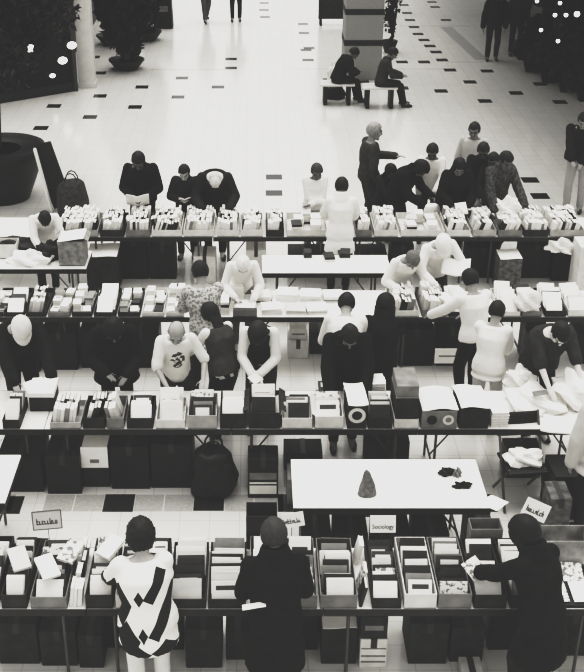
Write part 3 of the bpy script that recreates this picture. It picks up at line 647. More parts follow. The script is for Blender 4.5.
p = P(86, 269, TH_); YL = p.y; table('folding table at left between the third and farthest rows', p.x - 1.83, p.y, 1.83, .62)

# ------------------------------------------------------------------ books and boxes
SIZES = {'pocket': (.108, .024, .175), 'novel': (.14, .03, .21), 'large': (.175, .032, .24), 'album': (.24, .018, .23), 'thin': (.15, .012, .2)}
_bk = {}
def bookmesh(size, shade, parts):
    key = (size, shade, parts)
    if key not in _bk:
        w, t, h = SIZES[size]; c = MB(); b = .003
        c.box((0, -t / 2 + b / 2, h / 2), (w, b, h)); c.box((0, t / 2 - b / 2, h / 2), (w, b, h)); c.box((-w / 2 + b / 2, 0, h / 2), (b, t - 2 * b, h))
        g = MB() if parts else c
        g.box((b / 2 - .002, 0, h / 2), (w - b - .006, t - 2 * b, h - .008), None, 0 if parts else 1)
        if parts: _bk[key] = (c.mesh('cover', SHADE[shade]), g.mesh('page_block', PAGES))
        else: _bk[key] = (c.mesh('book', [SHADE[shade], PAGES]),)
    return _bk[key]
NB = [0]; CAP = 320
STUFF = MB(); _si = {'white': 0, 'banded': 0, 'mottled': 0, 'pale': 1, 'grey': 2, 'dark': 3, 'boxed': 3}
def book(loc, M, size, shade, label, group, parts=True, sc=(1, 1, 1)):
    w, t, h = SIZES[size]
    if NB[0] >= CAP:
        Mi = M @ Matrix.Diagonal(sc); STUFF.box(Vector(loc) + Mi @ Vector((0, 0, h / 2)), (w, t, h), Mi, _si[shade]); q = .003
        STUFF.box(Vector(loc) + Mi @ Vector((q, 0, h - .002)), (w - 2 * q, t - 2 * q, .006), Mi, 4); return None
    ms = bookmesh(size, shade, parts); NB[0] += 1
    if parts:
        o = bpy.data.objects.new('book', None); o.empty_display_size = .05; COL.objects.link(o)
        link('cover', ms[0], o); link('page_block', ms[1], o)
    else: o = link('book', ms[0])
    o.location = loc; o.rotation_euler = M.to_euler(); o.scale = sc
    return tag(o, label, 'book', group)
def pick(dark=.25):
    r = random.random()
    if r < dark: return random.choice(('dark', 'dark', 'boxed', 'grey'))
    return random.choice(('white', 'white', 'white', 'pale', 'banded', 'mottled', 'white'))
def tray(label, x0, x1, y0, d, h, m, z=TH_, emblem=None, group=None, name='book_box', cat='box', front=None, flaps=False):
    w = x1 - x0; t = thing(name, label, cat, ((x0 + x1) / 2, y0 + d / 2, z), 0, group); th = .007
    q = MB(); q.box((0, 0, .004), (w, d, .008)); fr = front or h
    q.box((0, -d / 2 + th / 2, fr / 2), (w, th, fr)); q.box((0, d / 2 - th / 2, h / 2), (w, th, h))
    for sx in (-1, 1): q.box((sx * (w / 2 - th / 2), 0, min(h, fr * 1.0) / 2), (th, d - 2 * th, min(h, fr)))
    q.build('carton_wall', m, t)
    if flaps:
        for sx in (-1, 1):
            M = rot('Y', sx * R(60)); q = MB(); q.box((sx * (w / 2 + .028), 0, h + .02), (.075, d * .92, .005), rot('Y', sx * R(35))); q.build('flap', m, t)
    if emblem:
        for (ex, ez, r0, r1, mm) in emblem:
            q = MB(); n = 24
            vs = [Vector((ex + r * math.cos(a), -d / 2 - dy, ez + r * math.sin(a))) for dy in (.0005, .003) for r in (r0, r1) for a in [2 * math.pi * i / n for i in range(n)]]
            fs = []
            for i in range(n):
                j = (i + 1) % n; fs += [(2 * n + i, 2 * n + j, 3 * n + j, 3 * n + i), (n + i, n + j, 3 * n + j, 3 * n + i), (i, j, 2 * n + j, 2 * n + i)]
            q.add(vs, fs); q.build('printed_ring', mm, t)
    return t
def B(loc, M, size, shade, label, group, parts=True, sc=(1, 1, 1)):
    lb = label.replace('{s}', SHWORD[shade]); n = len(lb.split())
    return book(loc, M, size, shade, lb, group, parts, sc)
def shingle(x0, x1, y0, y1, z, where, size='album', tilt=50, pitch=.075, dark=.28, parts=True, group=None, rz=0.):
    """books one behind another in a box, covers tipped back towards the camera"""
    sizes = [size] if isinstance(size, str) else size; W = x1 - x0; y = y0 + .02; i = 0
    while True:
        sz_ = random.choice(sizes); w, t, h = SIZES[sz_]; k = random.uniform(.86, 1.02) if pitch != .075 else random.uniform(.76, .86); sy = random.uniform(.7, 1.5)
        tl = tilt + random.uniform(-1, 1); 
        if y + h * k * math.sin(R(tl)) + t * sy > y1 + .02: break
        i += 1; M = rot('Z', rz + random.uniform(-.03, .03)) @ rot('X', -R(tl)); sx = min(1.35, W * random.uniform(.74, .93) / w)
        x = (x0 + x1) / 2 + (W - w * sx) * random.uniform(-.35, .35)
        B((x, y, z + math.sin(R(tl)) * t * sy / 2 + .001), M, sz_, pick(dark), '{s} book, %s from front in %s' % (ordn(i), where), group, parts, (sx, sy, k))
        y += t * sy / math.cos(R(tl)) + (random.choice((.003, .012, .03, .05)) if pitch > .07 else random.choice((.002, .006, .015, .03))) * (pitch / .07)
def upright(x0, x1, y, z, where, size='novel', dark=.25, parts=False, group=None, lean=0, limit=999, stuff=None, face='side'):
    """books standing side by side along x, fore-edges or spines to the camera"""
    w, t, h = SIZES[size]; x = x0; i = 0; ln = lean + random.uniform(-5, 5)
    while True:
        sy = random.uniform(.7, 1.5); step = t * sy / math.cos(R(ln)) + .003
        if x + step + max(0, math.sin(R(ln)) * h) > x1: break
        i += 1; hs = random.uniform(.8, 1.02)
        M = rot('Y', R(ln)) @ rot('Z', math.pi / 2)
        zz = z + abs(math.sin(R(ln))) * t * sy / 2 + .001
        loc = (x + step / 2, y + random.uniform(-.012, .012), zz)
        if stuff is None: B(loc, M, size, pick(dark), '{s} book standing %s from left %s' % (ordn(i), where), group, parts, (1, sy, hs))
        else:
            n0 = NB[0]; NB[0] = CAP; B(loc, M, size, pick(dark), '', None, False, (1, sy, hs)); NB[0] = n0
        x += step + (random.uniform(.005, .02) if random.random() < .06 else 0)
        if i >= limit: break
def flat(x, y, z, n, where, size='novel', dark=.2, parts=False, group=None, rz=0., sc=1.):
    w, t, h = SIZES[size]; zz = z
    for i in range(n):
        s = random.uniform(.9, 1.05); M = rot('Z', rz + random.uniform(-.10, .10)) @ rot('X', -math.pi / 2)
        # lying: thickness up, origin edge towards the camera
        B(Vector((x, y, zz + t / 2 + .0005)), M, size, pick(dark), '{s} book lying %s up in %s' % (ordn(i + 1), where), group, parts, (s * sc, 1, s * sc))
        zz += t + .001
    return zz

# ---- nearest row: trays of tipped-back books ------------------------------------
TZ = TH_ + .009
def nx(px): return XA(px, YN, TH_)
near = [(-34, -2, DARK, .12), (2, 27, DARK, .10), (31, 67, GREY, .08), (86, 113, DARK, .10), (116, 141, PALE, .10), (143, 166, DARK, .10), (169, 206, DARK, .06), (208, 246, DARK, .06), (250, 281, GREY, .12), (284, 317, GREY, .10), (320, 357, GREY, .10), (372, 401, DARK, .07), (404, 436, PALE, .11), (438, 471, GREY, .11), (474, 506, DARK, .10), (510, 541, DARK, .10)]
for i, (a, b, m, h) in enumerate(near):
    x0, x1 = nx(a), nx(b); y0 = YN + .004; d = .72; h += .03
    wh = '%s box from left, nearest row' % ordn(i + 1)
    tray({DARK: 'dark', GREY: 'grey', PALE: 'pale'}[m] + ' open book box, %s from left along the nearest row' % ordn(i + 1), x0, x1, y0, d, h, m, TH_, None, 'book boxes on the nearest row')
    big = (x1 - x0) > .2
    shingle(x0 + .01, x1 - .01, y0 + .008, y0 + d - .01, TZ, wh, ('album' if i % 2 else 'large') if big else 'large', (36, 30, 42)[i % 3], .075, .42 if i not in (1, 2, 5) else .55, True, 'books in the nearest row boxes')
# leaning books between the boxes
for a, b, lab in ((69, 85, 'gap after third near box'), (359, 371, 'gap right of 11th near box')):
    for j, yy in enumerate((.1, .27, .44, .6)):
        upright(nx(a), nx(b), YN + yy, TH_, 'in %s, %s line' % (lab, ordn(j + 1)), 'novel', .4, True, 'leaning books between the near boxes', 10, 4)
for k_, (px, dy, hh, rz_, tx_, sh) in enumerate(((52, .20, .235, 30, 70, 'white'), (60, .40, .235, -25, 74, 'mottled'), (98, .46, .235, -35, 72, 'white'), (20, .30, .235, 25, 70, 'pale'))):
    B((nx(px), YN + dy - .08, TH_ + hh - .03), rot('Z', R(rz_)) @ rot('X', -R(tx_)), 'novel', sh, '{s} loose book, %s of those dropped across the left near boxes' % ordn(k_ + 1), 'loose books across the left near boxes', True, (1, 1, 1))
# magazines laid out in a dark tray at the right
x0, x1 = nx(545), nx(600)
tray('dark shallow display tray of magazines right of the bobbed hair', x0, x1, YN + .01, .50, .03, DARK, TH_, None, None, 'display_tray', 'tray')
for j, (px, dy, nm) in enumerate(((550, .03, 'front left'), (575, .03, 'front right'), (549, .27, 'back left'), (574, .27, 'back right'))):
    x = nx(px) + .085; m = MB(); w, h = .16, .205; m.sheet(w, h, Matrix.Translation((x, YN + .03 + dy + h / 2, TH_ + .012)) @ Matrix.Rotation(R(-6 if j == 3 else 2), 4, 'Z') , lambda u, v: .006 + .03 * (v / .2 + .5), 6, 6, .004)
    tag(m.build('magazine', SHADE['white'] if j % 3 else SHADE['mottled']), 'white magazine at %s of the dark display tray' % nm, 'magazine', 'magazines in the display tray')
tray('grey printed carton standing at back right of the nearest row', nx(548), nx(606), YN + .53, .22, .24, mat('worn_print', .36, .8, .5, 7), TH_, None, None, 'carton')
q = MB(); q.box((0, 0, .12), (.24, .14, .24)); q.box((0, -.072, .2), (.2, .004, .03), None, 1)
tray('tall dark carton at back of nearest row, left of the black coat', nx(243) + .02, nx(279), YN + .745, .2, .33, DARK, TH_ - .0, None, None, 'carton', 'carton')
tray('grey slab-sided carton behind the bobbed hair at nearest row', nx(486), nx(520), YN + .745, .16, .2, GREY, TH_, None, None, 'carton', 'carton')
# signs on wire holders
def scribble(mb, w, h, n, z, seed):
    r = random.Random(seed); x = -w / 2; st = w / n
    for i in range(n):
        k = r.randrange(4); a = st * .8; up = h * (1.35 if r.random() < .3 or i == 0 else .8); t = a * .34
        mb.box((x + t / 2, -.004, z + up / 2 - h * .4), (t, .003, up))
        if k in (0, 1): mb.box((x + a - t / 2, -.004, z), (t, .003, h * .8))
        if k in (0, 2, 3): mb.box((x + a / 2, -.004, z - h * .34), (a, .003, h * .2))
        if k in (1, 2): mb.box((x + a / 2, -.004, z + h * .3), (a, .003, h * .2))
        x += st
def sign(label, px, py, Y, w, h, roll, tilt, text=None, m=PAPER, yaw=0, foot_h=TH_):
    c = PY(px, py, Y); t = thing('sign', label, 'sign', (c.x, c.y, foot_h), 0, 'shelf-mark signs on the nearest row')
    M = rot('Z', R(yaw)) @ rot('X', R(-tilt)) @ rot('Y', R(roll)); hz = c.z - foot_h
    q = MB(); q.box((0, 0, 0), (w, .005, h), None, 0)
    card = q.build('card', m, t); card.location = (0, 0, hz); card.rotation_euler = M.to_euler()
    fr = MB(); [fr.box((0, -.0015, s * h / 2), (w, .009, .007)) for s in (-1, 1)]; [fr.box((s * w / 2, -.0015, 0), (.007, .009, h)) for s in (-1, 1)]
    if m is not PAPER: fr.build('frame', METAL, card)
    if text:
        cu = bpy.data.curves.new('t', 'FONT'); cu.body = text; cu.size = h * .42; cu.align_x = 'CENTER'; cu.align_y = 'CENTER'; cu.extrude = .0008
        to = bpy.data.objects.new('t', cu); COL.objects.link(to); me = bpy.data.meshes.new_from_object(to.evaluated_get(bpy.context.evaluated_depsgraph_get())); bpy.data.objects.remove(to)
        me.materials.clear(); me.materials.append(BLACK); xs = [v.co.x for v in me.vertices]; dx = max(xs) - min(xs); k = w * .84 / dx; l = link('lettering', me, card, (0, -.004, -h * .16)); l.rotation_euler = (math.pi / 2, 0, 0); l.scale = (k, k * 1.1, 1)
    else:
        s = MB(); scribble(s, w * .74, h * .24, 8, -h * .12, int(px)); s.build('lettering', BLACK, card)
    q = MB(); q.cap((0, .012, .004), (0, .012, hz - h * .3), .003, .003, 6, 2); q.box((0, .03, .003), (.08, .09, .006)); q.build('wire_stand', METAL, t)
    return t
sign('grey framed sign on wire stand, leftmost of the shelf-mark signs', 47, 520, YN + .72, .235, .15, -5, 22, None, mat('grey_sign_card', .5, .6, .06))
sign('white tilted sign between the black coat and the third sign', 292, 520, YN + .775, .20, .12, -9, 20)
sign('white sign reading Sociology on a wire stand', 383, 524, YN + .735, .21, .145, 0, 20, 'Sociology')
sign('pale sign tilted down to the right, rightmost of the signs', 536, 510, YN + .735, .21, .15, 24, 20)

# ---- second row: taller cartons -------------------------------------------------
def rx(px): return XA(px, Y3, TH_)
lightring = lambda w: [(0, .14, .055, .085, PALE), (0, .14, 0.0, .03, GREY)]
sec = [(3, 20, DARK, .10, 'large'), (50, 81, KRAFT, .07, 'novel'), (83, 105, DARK, .12, 'novel'), (107, 124, GREY, .12, 'novel'), (127, 153, DARK, .12, 'large'), (156, 185, PALE, .10, 'large'), (188, 217, KRAFT, .15, 'large'), (220, 246, DARK, .17, 'large'), (249, 280, DARK, .18, 'album'),
       (282, 312, PALE, .12, 'album'), (315, 343, PALE, .14, 'large'), (347, 366, DARK, .25, 'ring'), (368, 392, DARK, .13, 'large'), (394, 418, PALE, .11, 'stack'), (421, 456, GREY, .20, 'ring2'), (459, 488, DARK, .22, 'lid'), ]
for i, (a, b, m, h, kind) in enumerate(sec):
    x0, x1 = rx(a), rx(b); y0 = Y3 + .004; d = .45; wh = '%s box from left, second row' % ordn(i + 1)
    em = None
    if kind == 'ring': em = [(0, .15, .05, .085, PALE)]
    if kind == 'ring2': em = [(-.07, .10, .0, .05, DARK), (.09, .10, .03, .055, PALE)]
    nm = {DARK: 'dark', GREY: 'grey', PALE: 'pale', KRAFT: 'light brown-grey'}[m].replace(' brown-grey', '')
    extra = {'ring': ' with a printed ring on its front', 'ring2': ' with printed discs on its front'}.get(kind, '')
    tray('%s open carton%s, %s from left, second row' % (nm, extra, ordn(i + 1)), x0, x1, y0, d, h, m, TH_, em, 'cartons on the second row', 'carton', 'carton', flaps=(i in (8, 9)))
    if i in (1, 2, 3):
        for j, yy in enumerate((.12, .30)):
            upright(x0 + .012, x1 - .012, y0 + yy, TZ, 'in %s line, %s' % (ordn(j + 1), wh), 'novel', .45, True, 'books in the second row cartons', 14 if i != 3 else -12)
    elif kind in ('large', 'album'):
        zz = TZ + max(0, h - .13); 
        if zz > TZ + .01:
            q = MB(); q.box(((x0 + x1) / 2, y0 + d / 2, (TZ + zz) / 2 - .001), (x1 - x0 - .03, d - .03, zz - TZ - .004)); tag(q.build('packing_block', KRAFT), 'packing board inside %s' % wh, 'packing')
        shingle(x0 + .01, x1 - .01, y0 + .01, y0 + d - .01, zz, wh, ('large', 'novel'), (30, 40, 24)[i % 3], .06, .36, True, 'books in the second row cartons')
    elif kind == 'stack':
        tray('dark closed carton stacked on the 14th second-row carton', x0 + .005, x1 - .005, y0, d, .22, DARK, TH_ + .115, None, None, 'carton', 'carton')
        q = MB(); q.box(((x0 + x1) / 2, y0 + d / 2, TH_ + .40), (x1 - x0 - .02, d - .06, .12)); tag(q.build('carton', GREY, None, False, .006), 'grey taped carton topmost of the dark-and-pale stack', 'carton')
        q = MB(); q.box(((x0 + x1) / 2, y0 + d / 2, TH_ + .338), (x1 - x0 - .01, d - .02, .005)); tag(q.build('card_sheet', GREY), 'card sheet closing the dark stacked carton', 'sheet')
    if kind in ('ring', 'ring2', 'lid'):
        q = MB(); M = Matrix.Translation(((x0 + x1) / 2, y0 + d / 2 + .01, TH_ + h + .004)) @ Matrix.Rotation(R(3), 4, 'Z')
        q.sheet(x1 - x0 + .01, d * 1.0, M, lambda u, v: .012 + .012 * math.sin(u * 17 + i) + .01 * math.cos(v * 11), 8, 8, .006); tag(q.build('paper_sheet', PAPER), 'white paper lid laid over %s' % wh, 'paper')
# extra stacks on the second row
flat(rx(500), Y3 + .03, TH_, 5, 'the stack beside the dark lidded carton', 'large', .1, True, 'flat stack on the second row')
flat(rx(382), Y3 + .49, TH_, 7, 'the stack behind the dark 13th carton', 'large', .05, True, 'flat stack behind the second row')
flat(rx(330), Y3 + .50, TH_, 4, 'the stack behind the 11th carton', 'large', .2, True, 'flat stack behind the 11th carton')
tray('white lidded box with dark base at far left of second row', rx(24), rx(49), Y3 + .34, .3, .16, DARK, TH_, None, None, 'carton', 'carton')
q = MB(); q.box((rx(36.5), Y3 + .49, TH_ + .19), (rx(50) - rx(23), .32, .055)); tag(q.build('box_lid', PAPER, None, False, .005), 'white lid on the far left second-row box', 'lid')
# paper heap
def sheet(label, px, py, h, w, d, rz, tilt, fn, name='paper_sheet', m=PAPER, roll=0.):
    p = P(px, py, h); q = MB(); M = Matrix.Rotation(R(rz), 4, 'Z') @ Matrix.Rotation(R(tilt), 4, 'X') @ Matrix.Rotation(R(roll), 4, 'Y')
    q.sheet(w, d, M, fn, 10, 8, .003); return tag(q.build(name, m, None, True, 0, p), label, 'paper')
def lump(label, px, py, h, r, hh, m=PAPER, name='paper_pile', cat='paper', amp=.25, rz=0.):
    p = P(px, py, h); q = MB(); s0 = rng.rand(6) * 9
    def fn(d): return 1 + amp * math.sin(d.x * 5 + s0[0]) * math.sin(d.y * 6 + s0[1]) + amp * .7 * math.sin(d.z * 7 + s0[2] + d.x * 6)
    q.ball((0, 0, 0), (r[0], r[1], hh), None, 20, 14, 0, fn); q.v = [(a, b, max(c, -hh * .25) + hh * .25) for a, b, c in q.v]
    o = q.build(name, m, None, False, 0, p); o.rotation_euler = (0, 0, R(rz)); return tag(o, label, cat)
lump('crumpled white plastic sheet heap on right of second row, largest', 533, 404, TH_, (.30, .26), .12)
lump('crumpled white paper lump at right edge of second row', 575, 398, TH_, (.26, .26), .2)
lump('small white paper lump behind the largest heap', 520, 384, TH_ + .02, (.16, .13), .14)
sheet('white sheet hanging over the second-row table edge at right', 560, 425, TH_ + .09, .34, .20, -22, 28, lambda u, v: .02 * math.sin(u * 14))
sheet('dark-edged folder lying on the white heap', 540, 393, TH_ + .20, .16, .06, 14, 25, lambda u, v: .0, 'folder', GREY)

# ---- third row ------------------------------------------------------------------
def tx(px): return XA(px, Y2, TH_)
thr = [(-8, 3, DARK), (4, 24, DARK), (26, 46, DARK), (48, 70, GREY), (72, 92, DARK), (94, 116, DARK), (118, 140, DARK), (142, 164, PALE), (166, 184, PALE)]
for i, (a, b, m) in enumerate(thr):
    x0, x1 = tx(a), tx(b); y0 = Y2 + .004; wh = '%s box from left, third row' % ordn(i + 1)
    tray({DARK: 'dark', GREY: 'grey', PALE: 'pale'}[m] + ' low open box, %s from left along the third row' % ordn(i + 1), x0, x1, y0, .70, .06, m, TH_, None, 'low boxes on the third row')
    if i == 2: 
        for j, yy in enumerate((.12, .30, .5)): upright(x0 + .01, x1 - .01, y0 + yy, TZ, 'in third box of third row, %s line' % ordn(j + 1), 'pocket', .25, False, 'books in the third row boxes', 12)
    elif i in (1, 5): shingle(x0 + .008, x1 - .008, y0 + .01, y0 + .69, TZ, wh, ('large', 'novel'), 58, .1, .22, False, 'books in the third row boxes')
    else:
        for r_, yy in enumerate((.02, .24, .46)):
            for xx in (.27, .73): flat(x0 + (x1 - x0) * xx, y0 + yy, TZ, random.choice((2, 3, 4, 5)), '%s %s stack, %s' % ('left' if xx < .5 else 'right', ('front', 'middle', 'back')[r_], wh), 'novel', .2, False, 'books in the third row boxes', random.uniform(-.08, .08), .70)
# the pale papers in the middle
for j, (px, n, yy, sz) in enumerate(((222, 5, .05, 'large'), (245, 4, .1, 'album'), (272, 4, .05, 'album'), (296, 3, .05, 'album'), (318, 3, .06, 'album'), (262, 4, .4, 'album'), (288, 5, .42, 'album'), (312, 4, .42, 'album'), (336, 4, .4, 'album'), (236, 5, .45, 'large'))):
    flat(tx(px), Y2 + yy, TH_, n, 'the %s pale stack on third row' % ordn(j + 1), sz, .04, False, 'pale stacks on the third row', 0, 1.0)
tray('grey low box at front left of the pale third-row stacks', tx(233), tx(257), Y2 + .0 - .0, .04, .1, GREY, TH_, None, None)
rgt = [(391, 419, PALE, .08), (422, 446, GREY, .09), (449, 470, DARK, .06), (500, 520, PALE, .07), (522, 542, GREY, .07), (545, 566, DARK, .08), (568, 590, PALE, .09)]
for i, (a, b, m, h) in enumerate(rgt):
    x0, x1 = tx(a), tx(b); y0 = Y2 + .004; wh = '%s box right of middle, third row' % ordn(i + 1)
    tray({DARK: 'dark', GREY: 'grey', PALE: 'pale'}[m] + ' open box, %s from the middle gap along right third row' % ordn(i + 1), x0, x1, y0, .66, h, m, TH_, None, 'right-hand boxes on the third row')
    if i in (0, 1):
        for j, yy in enumerate((.1, .28, .46)): upright(x0 + .01, x1 - .01, y0 + yy, TZ, 'in right %s box of third row, %s line' % (ordn(i + 1), ordn(j + 1)), 'novel', .3, False, 'books in the right third row boxes', 8)
    else: shingle(x0 + .008, x1 - .008, y0 + .01, y0 + .65, TZ, wh, ('large', 'novel'), (44, 56, 50)[i % 3], .115, .25, False, 'books in the right third row boxes', (.1, -.08, .12, -.1)[i % 4])
lump('clear plastic-wrapped pale parcel on right of third row', 527, 306, TH_ + .10, (.16, .16), .16, PALE, 'parcel', 'parcel', .12)
lump('white plastic bag hanging low at front of right third row', 456, 305, TH_ + .1, (.2, .16), .16, PAPER, 'plastic_bag', 'bag')
sheet('open white newspaper held beside the white-capped person', 456, 268, 1.06, .34, .26, -12, 30, lambda u, v: .04 * abs(u) / .17, 'newspaper')

# ---- farthest row ---------------------------------------------------------------
def fx(px): return XA(px, Y1, TH_)
stuff = STUFF
far = [(60, 98, KRAFT), (100, 124, DARK), (126, 150, GREY), (152, 182, PALE), (184, 214, PALE), (217, 239, PALE), (241, 263, PALE), (266, 284, DARK), (287, 327, PALE), (356, 372, GREY), (374, 398, PALE), (401, 444, PALE), (447, 470, PALE), (473, 496, KRAFT), (498, 522, GREY), (524, 548, DARK), (550, 584, KRAFT)]
for i, (a, b, m) in enumerate(far):
    x0, x1 = fx(a), fx(b); y0 = Y1 + .004
    tray({DARK: 'dark', GREY: 'grey', PALE: 'pale', KRAFT: 'light grey'}[m] + ' low box, %s from left along the farthest row' % ordn(i + 1), x0, x1, y0, .70, .10, m, TH_, None, 'boxes on the farthest row')
    if i in (8, 11):
        for j, (xx, yy) in enumerate(((.25, .02), (.72, .02), (.3, .26), (.75, .28), (.5, .46))):
            flat(x0 + (x1 - x0) * xx, y0 + yy + .012, TZ, 5, '%s pile of %s farthest box' % (ordn(j + 1), ordn(i + 1)), 'novel', .12, False, 'piles on the farthest row')
    else:
        upright(x0 + .012, x1 - .012, y0 + .10, TZ, 'at front of %s farthest box' % ordn(i + 1), 'novel', .25, False, 'front line of the farthest row', random.choice((-14, 10, 16, 4)))
        for yy in (.28, .46, .61): upright(x0 + .012, x1 - .012, y0 + yy, TZ, '', 'novel', .28, False, None, random.choice((-12, 8, 14, 2)), 999, stuff)
lump('crumpled white cloth on right of farthest row', 505, 214, TH_ + .12, (.2, .16), .18)
# ---- short table & left table items
p = P(308, 258, TH_); flat(p.x, p.y, TH_, 3, 'the small stack on the short table', 'pocket', .6, False, 'small stack on the short table')
p = P(330, 262, TH_); flat(p.x, p.y, TH_, 2, 'the left pile on the short table', 'novel', .5, False, 'left pile on the short table')
p = P(345, 258, TH_); flat(p.x, p.y, TH_, 2, 'the right pile on the short table', 'novel', .5, False, 'right pile on the short table')
tray('grey carton at right end of the left in-between table', XA(58, YL, TH_), XA(84, YL, TH_), YL + .1, .34, .34, mat('worn_grey', .28, .8, .35, 16), TH_, None, None, 'carton', 'carton', flaps=True)
q = MB(); M = Matrix.Translation((XA(71, YL, TH_), YL + .27, TH_ + .35)); q.sheet(.34, .36, M, lambda u, v: .01 + .02 * math.sin(u * 9), 6, 6, .005); tag(q.build('paper_sheet', PAPER), 'white paper on the grey carton of left in-between table', 'paper')
lump('white crumpled paper on the left in-between table', 31, 262, TH_, (.26, .16), .12)
lump('grey folded jacket on the left in-between table', 12, 250, TH_, (.4, .2), .13, DARK, 'jacket', 'jacket')
lump('dark bag slumped on left in-between table by white shirt', 47, 258, TH_, (.17, .13), .16, BLACK, 'bag', 'bag')
tray('pale flat box under dark jacket at left edge', XA(-30, YL, TH_), XA(12, YL, TH_), YL + .34, .24, .2, PALE, TH_, None, None, 'carton', 'carton')
# scraps on the bare white table
def scrap(label, px, py, r, hh, m): lump(label, px, py, TH_, r, hh, m, 'crumpled_wrapper', 'wrapper', .35)
p = P(367, 494, TH_); t = thing('crumpled_wrapper', 'tall grey crumpled paper cone on the bare white table', 'wrapper', (p.x, p.y, TH_))
q = MB(); q.ell([(Vector((.0, 0, 0)), Vector((1, 0, 0)), Vector((0, 1, 0)), .09, .07), (Vector((.0, .01, .07)), Vector((1, 0, 0)), Vector((0, 1, 0)), .075, .06), (Vector((.0, .02, .15)), Vector((1, 0, 0)), Vector((0, 1, 0)), .045, .04), (Vector((-.005, .03, .21)), Vector((1, 0, 0)), Vector((0, 1, 0)), .03, .02), (Vector((-.015, .03, .24)), Vector((1, 0, 0)), Vector((0, 1, 0)), .008, .008)], 14)
me = remesh(q, .01, 2, .012); me.materials.append(mat('wrap_grey', .16, .7, .4, 30)); link('crumpled_paper', me, t)
scrap('dark crumpled wrapper at upper right of bare white table', 446, 474, (.06, .045), .05, DARK)
scrap('small grey crumpled wrapper beside the dark one', 457, 475, (.035, .04), .05, GREY)
scrap('long dark crumpled wrapper at right of bare white table', 462, 487, (.075, .03), .04, BLACK)
sheet('white paper corner sticking out from bare white table end', 494, 503, TH_ + .006, .16, .2, 38, -8, lambda u, v: .01 * math.sin(u * 20))

o = STUFF.build('books', [SHADE['white'], SHADE['pale'], SHADE['grey'], SHADE['dark'], PAGES]); tag(o, 'massed smaller books filling the boxes of the third and farthest rows', 'book', None, 'stuff')
# ------------------------------------------------------------------ things on the floor
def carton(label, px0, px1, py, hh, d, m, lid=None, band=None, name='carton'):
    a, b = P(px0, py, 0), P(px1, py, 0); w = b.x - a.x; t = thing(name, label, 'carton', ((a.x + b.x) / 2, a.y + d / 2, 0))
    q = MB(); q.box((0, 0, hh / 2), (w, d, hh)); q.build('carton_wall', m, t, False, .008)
    if not lid: q = MB(); q.box((0, 0, hh + .001), (.05, d, .002)); q.box((0, -d / 2 - .0015, hh - .05), (.05, .003, .1)); q.build('tape', mat('tape_dark', .05, .4), t)
    if lid:
        q = MB(); q.sheet(w * .98, d * .98, Matrix.Translation((0, 0, hh + .002)), lambda u, v: .006 + .006 * math.sin(u * 15), 6, 6, .006); q.build('lid', lid, t)
    if band:
        for z0, z1, mm in band: q = MB(); q.box((0, -d / 2 - .002, (z0 + z1) / 2), (w * .9, .004, z1 - z0)); q.build('printed_panel', mm, t)
    return t
carton('dark carton with white lid under nearest row, right of black coat', 321, 356, 664, .36, .4, DARK, PAPER)
t = carton('white printed carton standing beside the white-lidded dark carton', 359, 386, 668, .30, .35, PALE, None, [(.06, .075, GREY), (.12, .135, GREY), (.2, .21, GREY)])
a, b = P(359, 668, 0), P(385, 668, 0); q = MB(); q.box((0, 0, .11), (b.x - a.x, .33, .22)); q.box((0, -.167, .11), ((b.x - a.x) * .7, .004, .05), None, 1)
tag(q.build('carton', [DARK, GREY], None, False, 0, ((a.x + b.x) / 2, a.y + .17, .304)), 'dark carton stacked on the white printed carton', 'carton')
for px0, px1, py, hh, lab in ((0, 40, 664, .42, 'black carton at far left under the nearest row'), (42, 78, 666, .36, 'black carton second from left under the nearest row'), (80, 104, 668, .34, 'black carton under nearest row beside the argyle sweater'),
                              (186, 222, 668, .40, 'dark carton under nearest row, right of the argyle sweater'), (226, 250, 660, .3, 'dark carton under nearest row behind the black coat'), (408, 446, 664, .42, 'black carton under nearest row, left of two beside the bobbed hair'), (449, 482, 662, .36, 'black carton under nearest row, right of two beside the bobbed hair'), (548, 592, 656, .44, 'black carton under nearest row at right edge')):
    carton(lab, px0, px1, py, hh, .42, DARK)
for px0, px1, py, hh, lab in ((104, 150, 648, .42, 'black block for the shade under nearest row behind the argyle sweater'), (152, 184, 650, .30, 'low black block for the shade under nearest row between two white table legs'), (252, 318, 650, .44, 'wide black block for the shade under nearest row behind the long black coat'), (488, 544, 650, .46, 'black block for the shade under nearest row behind the bobbed hair')):
    carton(lab, px0, px1, py, hh, .3, BLACK)  # black blocks filling the gaps, added for the shade under the tables
carton('pale low carton peeping out under nearest row left of bobbed hair', 462, 484, 692, .14, .25, KRAFT)
carton('white-topped carton with printed mark hung low under second row', 84, 110, 487, .46, .35, DARK, PAPER)
q = MB(); q.box((0, 0, .1), (.27, .012, .24)); q.box((0, -.007, .06), (.09, .004, .04), None, 1); pp = P(97, 488, 0)
tag(q.build('poster_card', [PAPER, GREY], None, False, 0, (pp.x, pp.y - .02, .30 - .02)), 'white card with grey mark leaning on dark carton under second row', 'card')
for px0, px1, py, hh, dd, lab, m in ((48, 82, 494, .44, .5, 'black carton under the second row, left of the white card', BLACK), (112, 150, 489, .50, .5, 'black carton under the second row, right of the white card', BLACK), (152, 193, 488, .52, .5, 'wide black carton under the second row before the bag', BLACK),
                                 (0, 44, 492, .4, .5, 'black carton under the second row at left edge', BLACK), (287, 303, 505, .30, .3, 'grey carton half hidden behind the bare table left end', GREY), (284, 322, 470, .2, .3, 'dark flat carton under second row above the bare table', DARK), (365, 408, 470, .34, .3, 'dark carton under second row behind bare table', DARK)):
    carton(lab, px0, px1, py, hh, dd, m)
carton('black upright case with white label under the second row', 248, 278, 498, .46, .26, BLACK, None, [(.05, .15, PAPER), (.22, .30, GREY), (.17, .19, PAPER)], 'case')
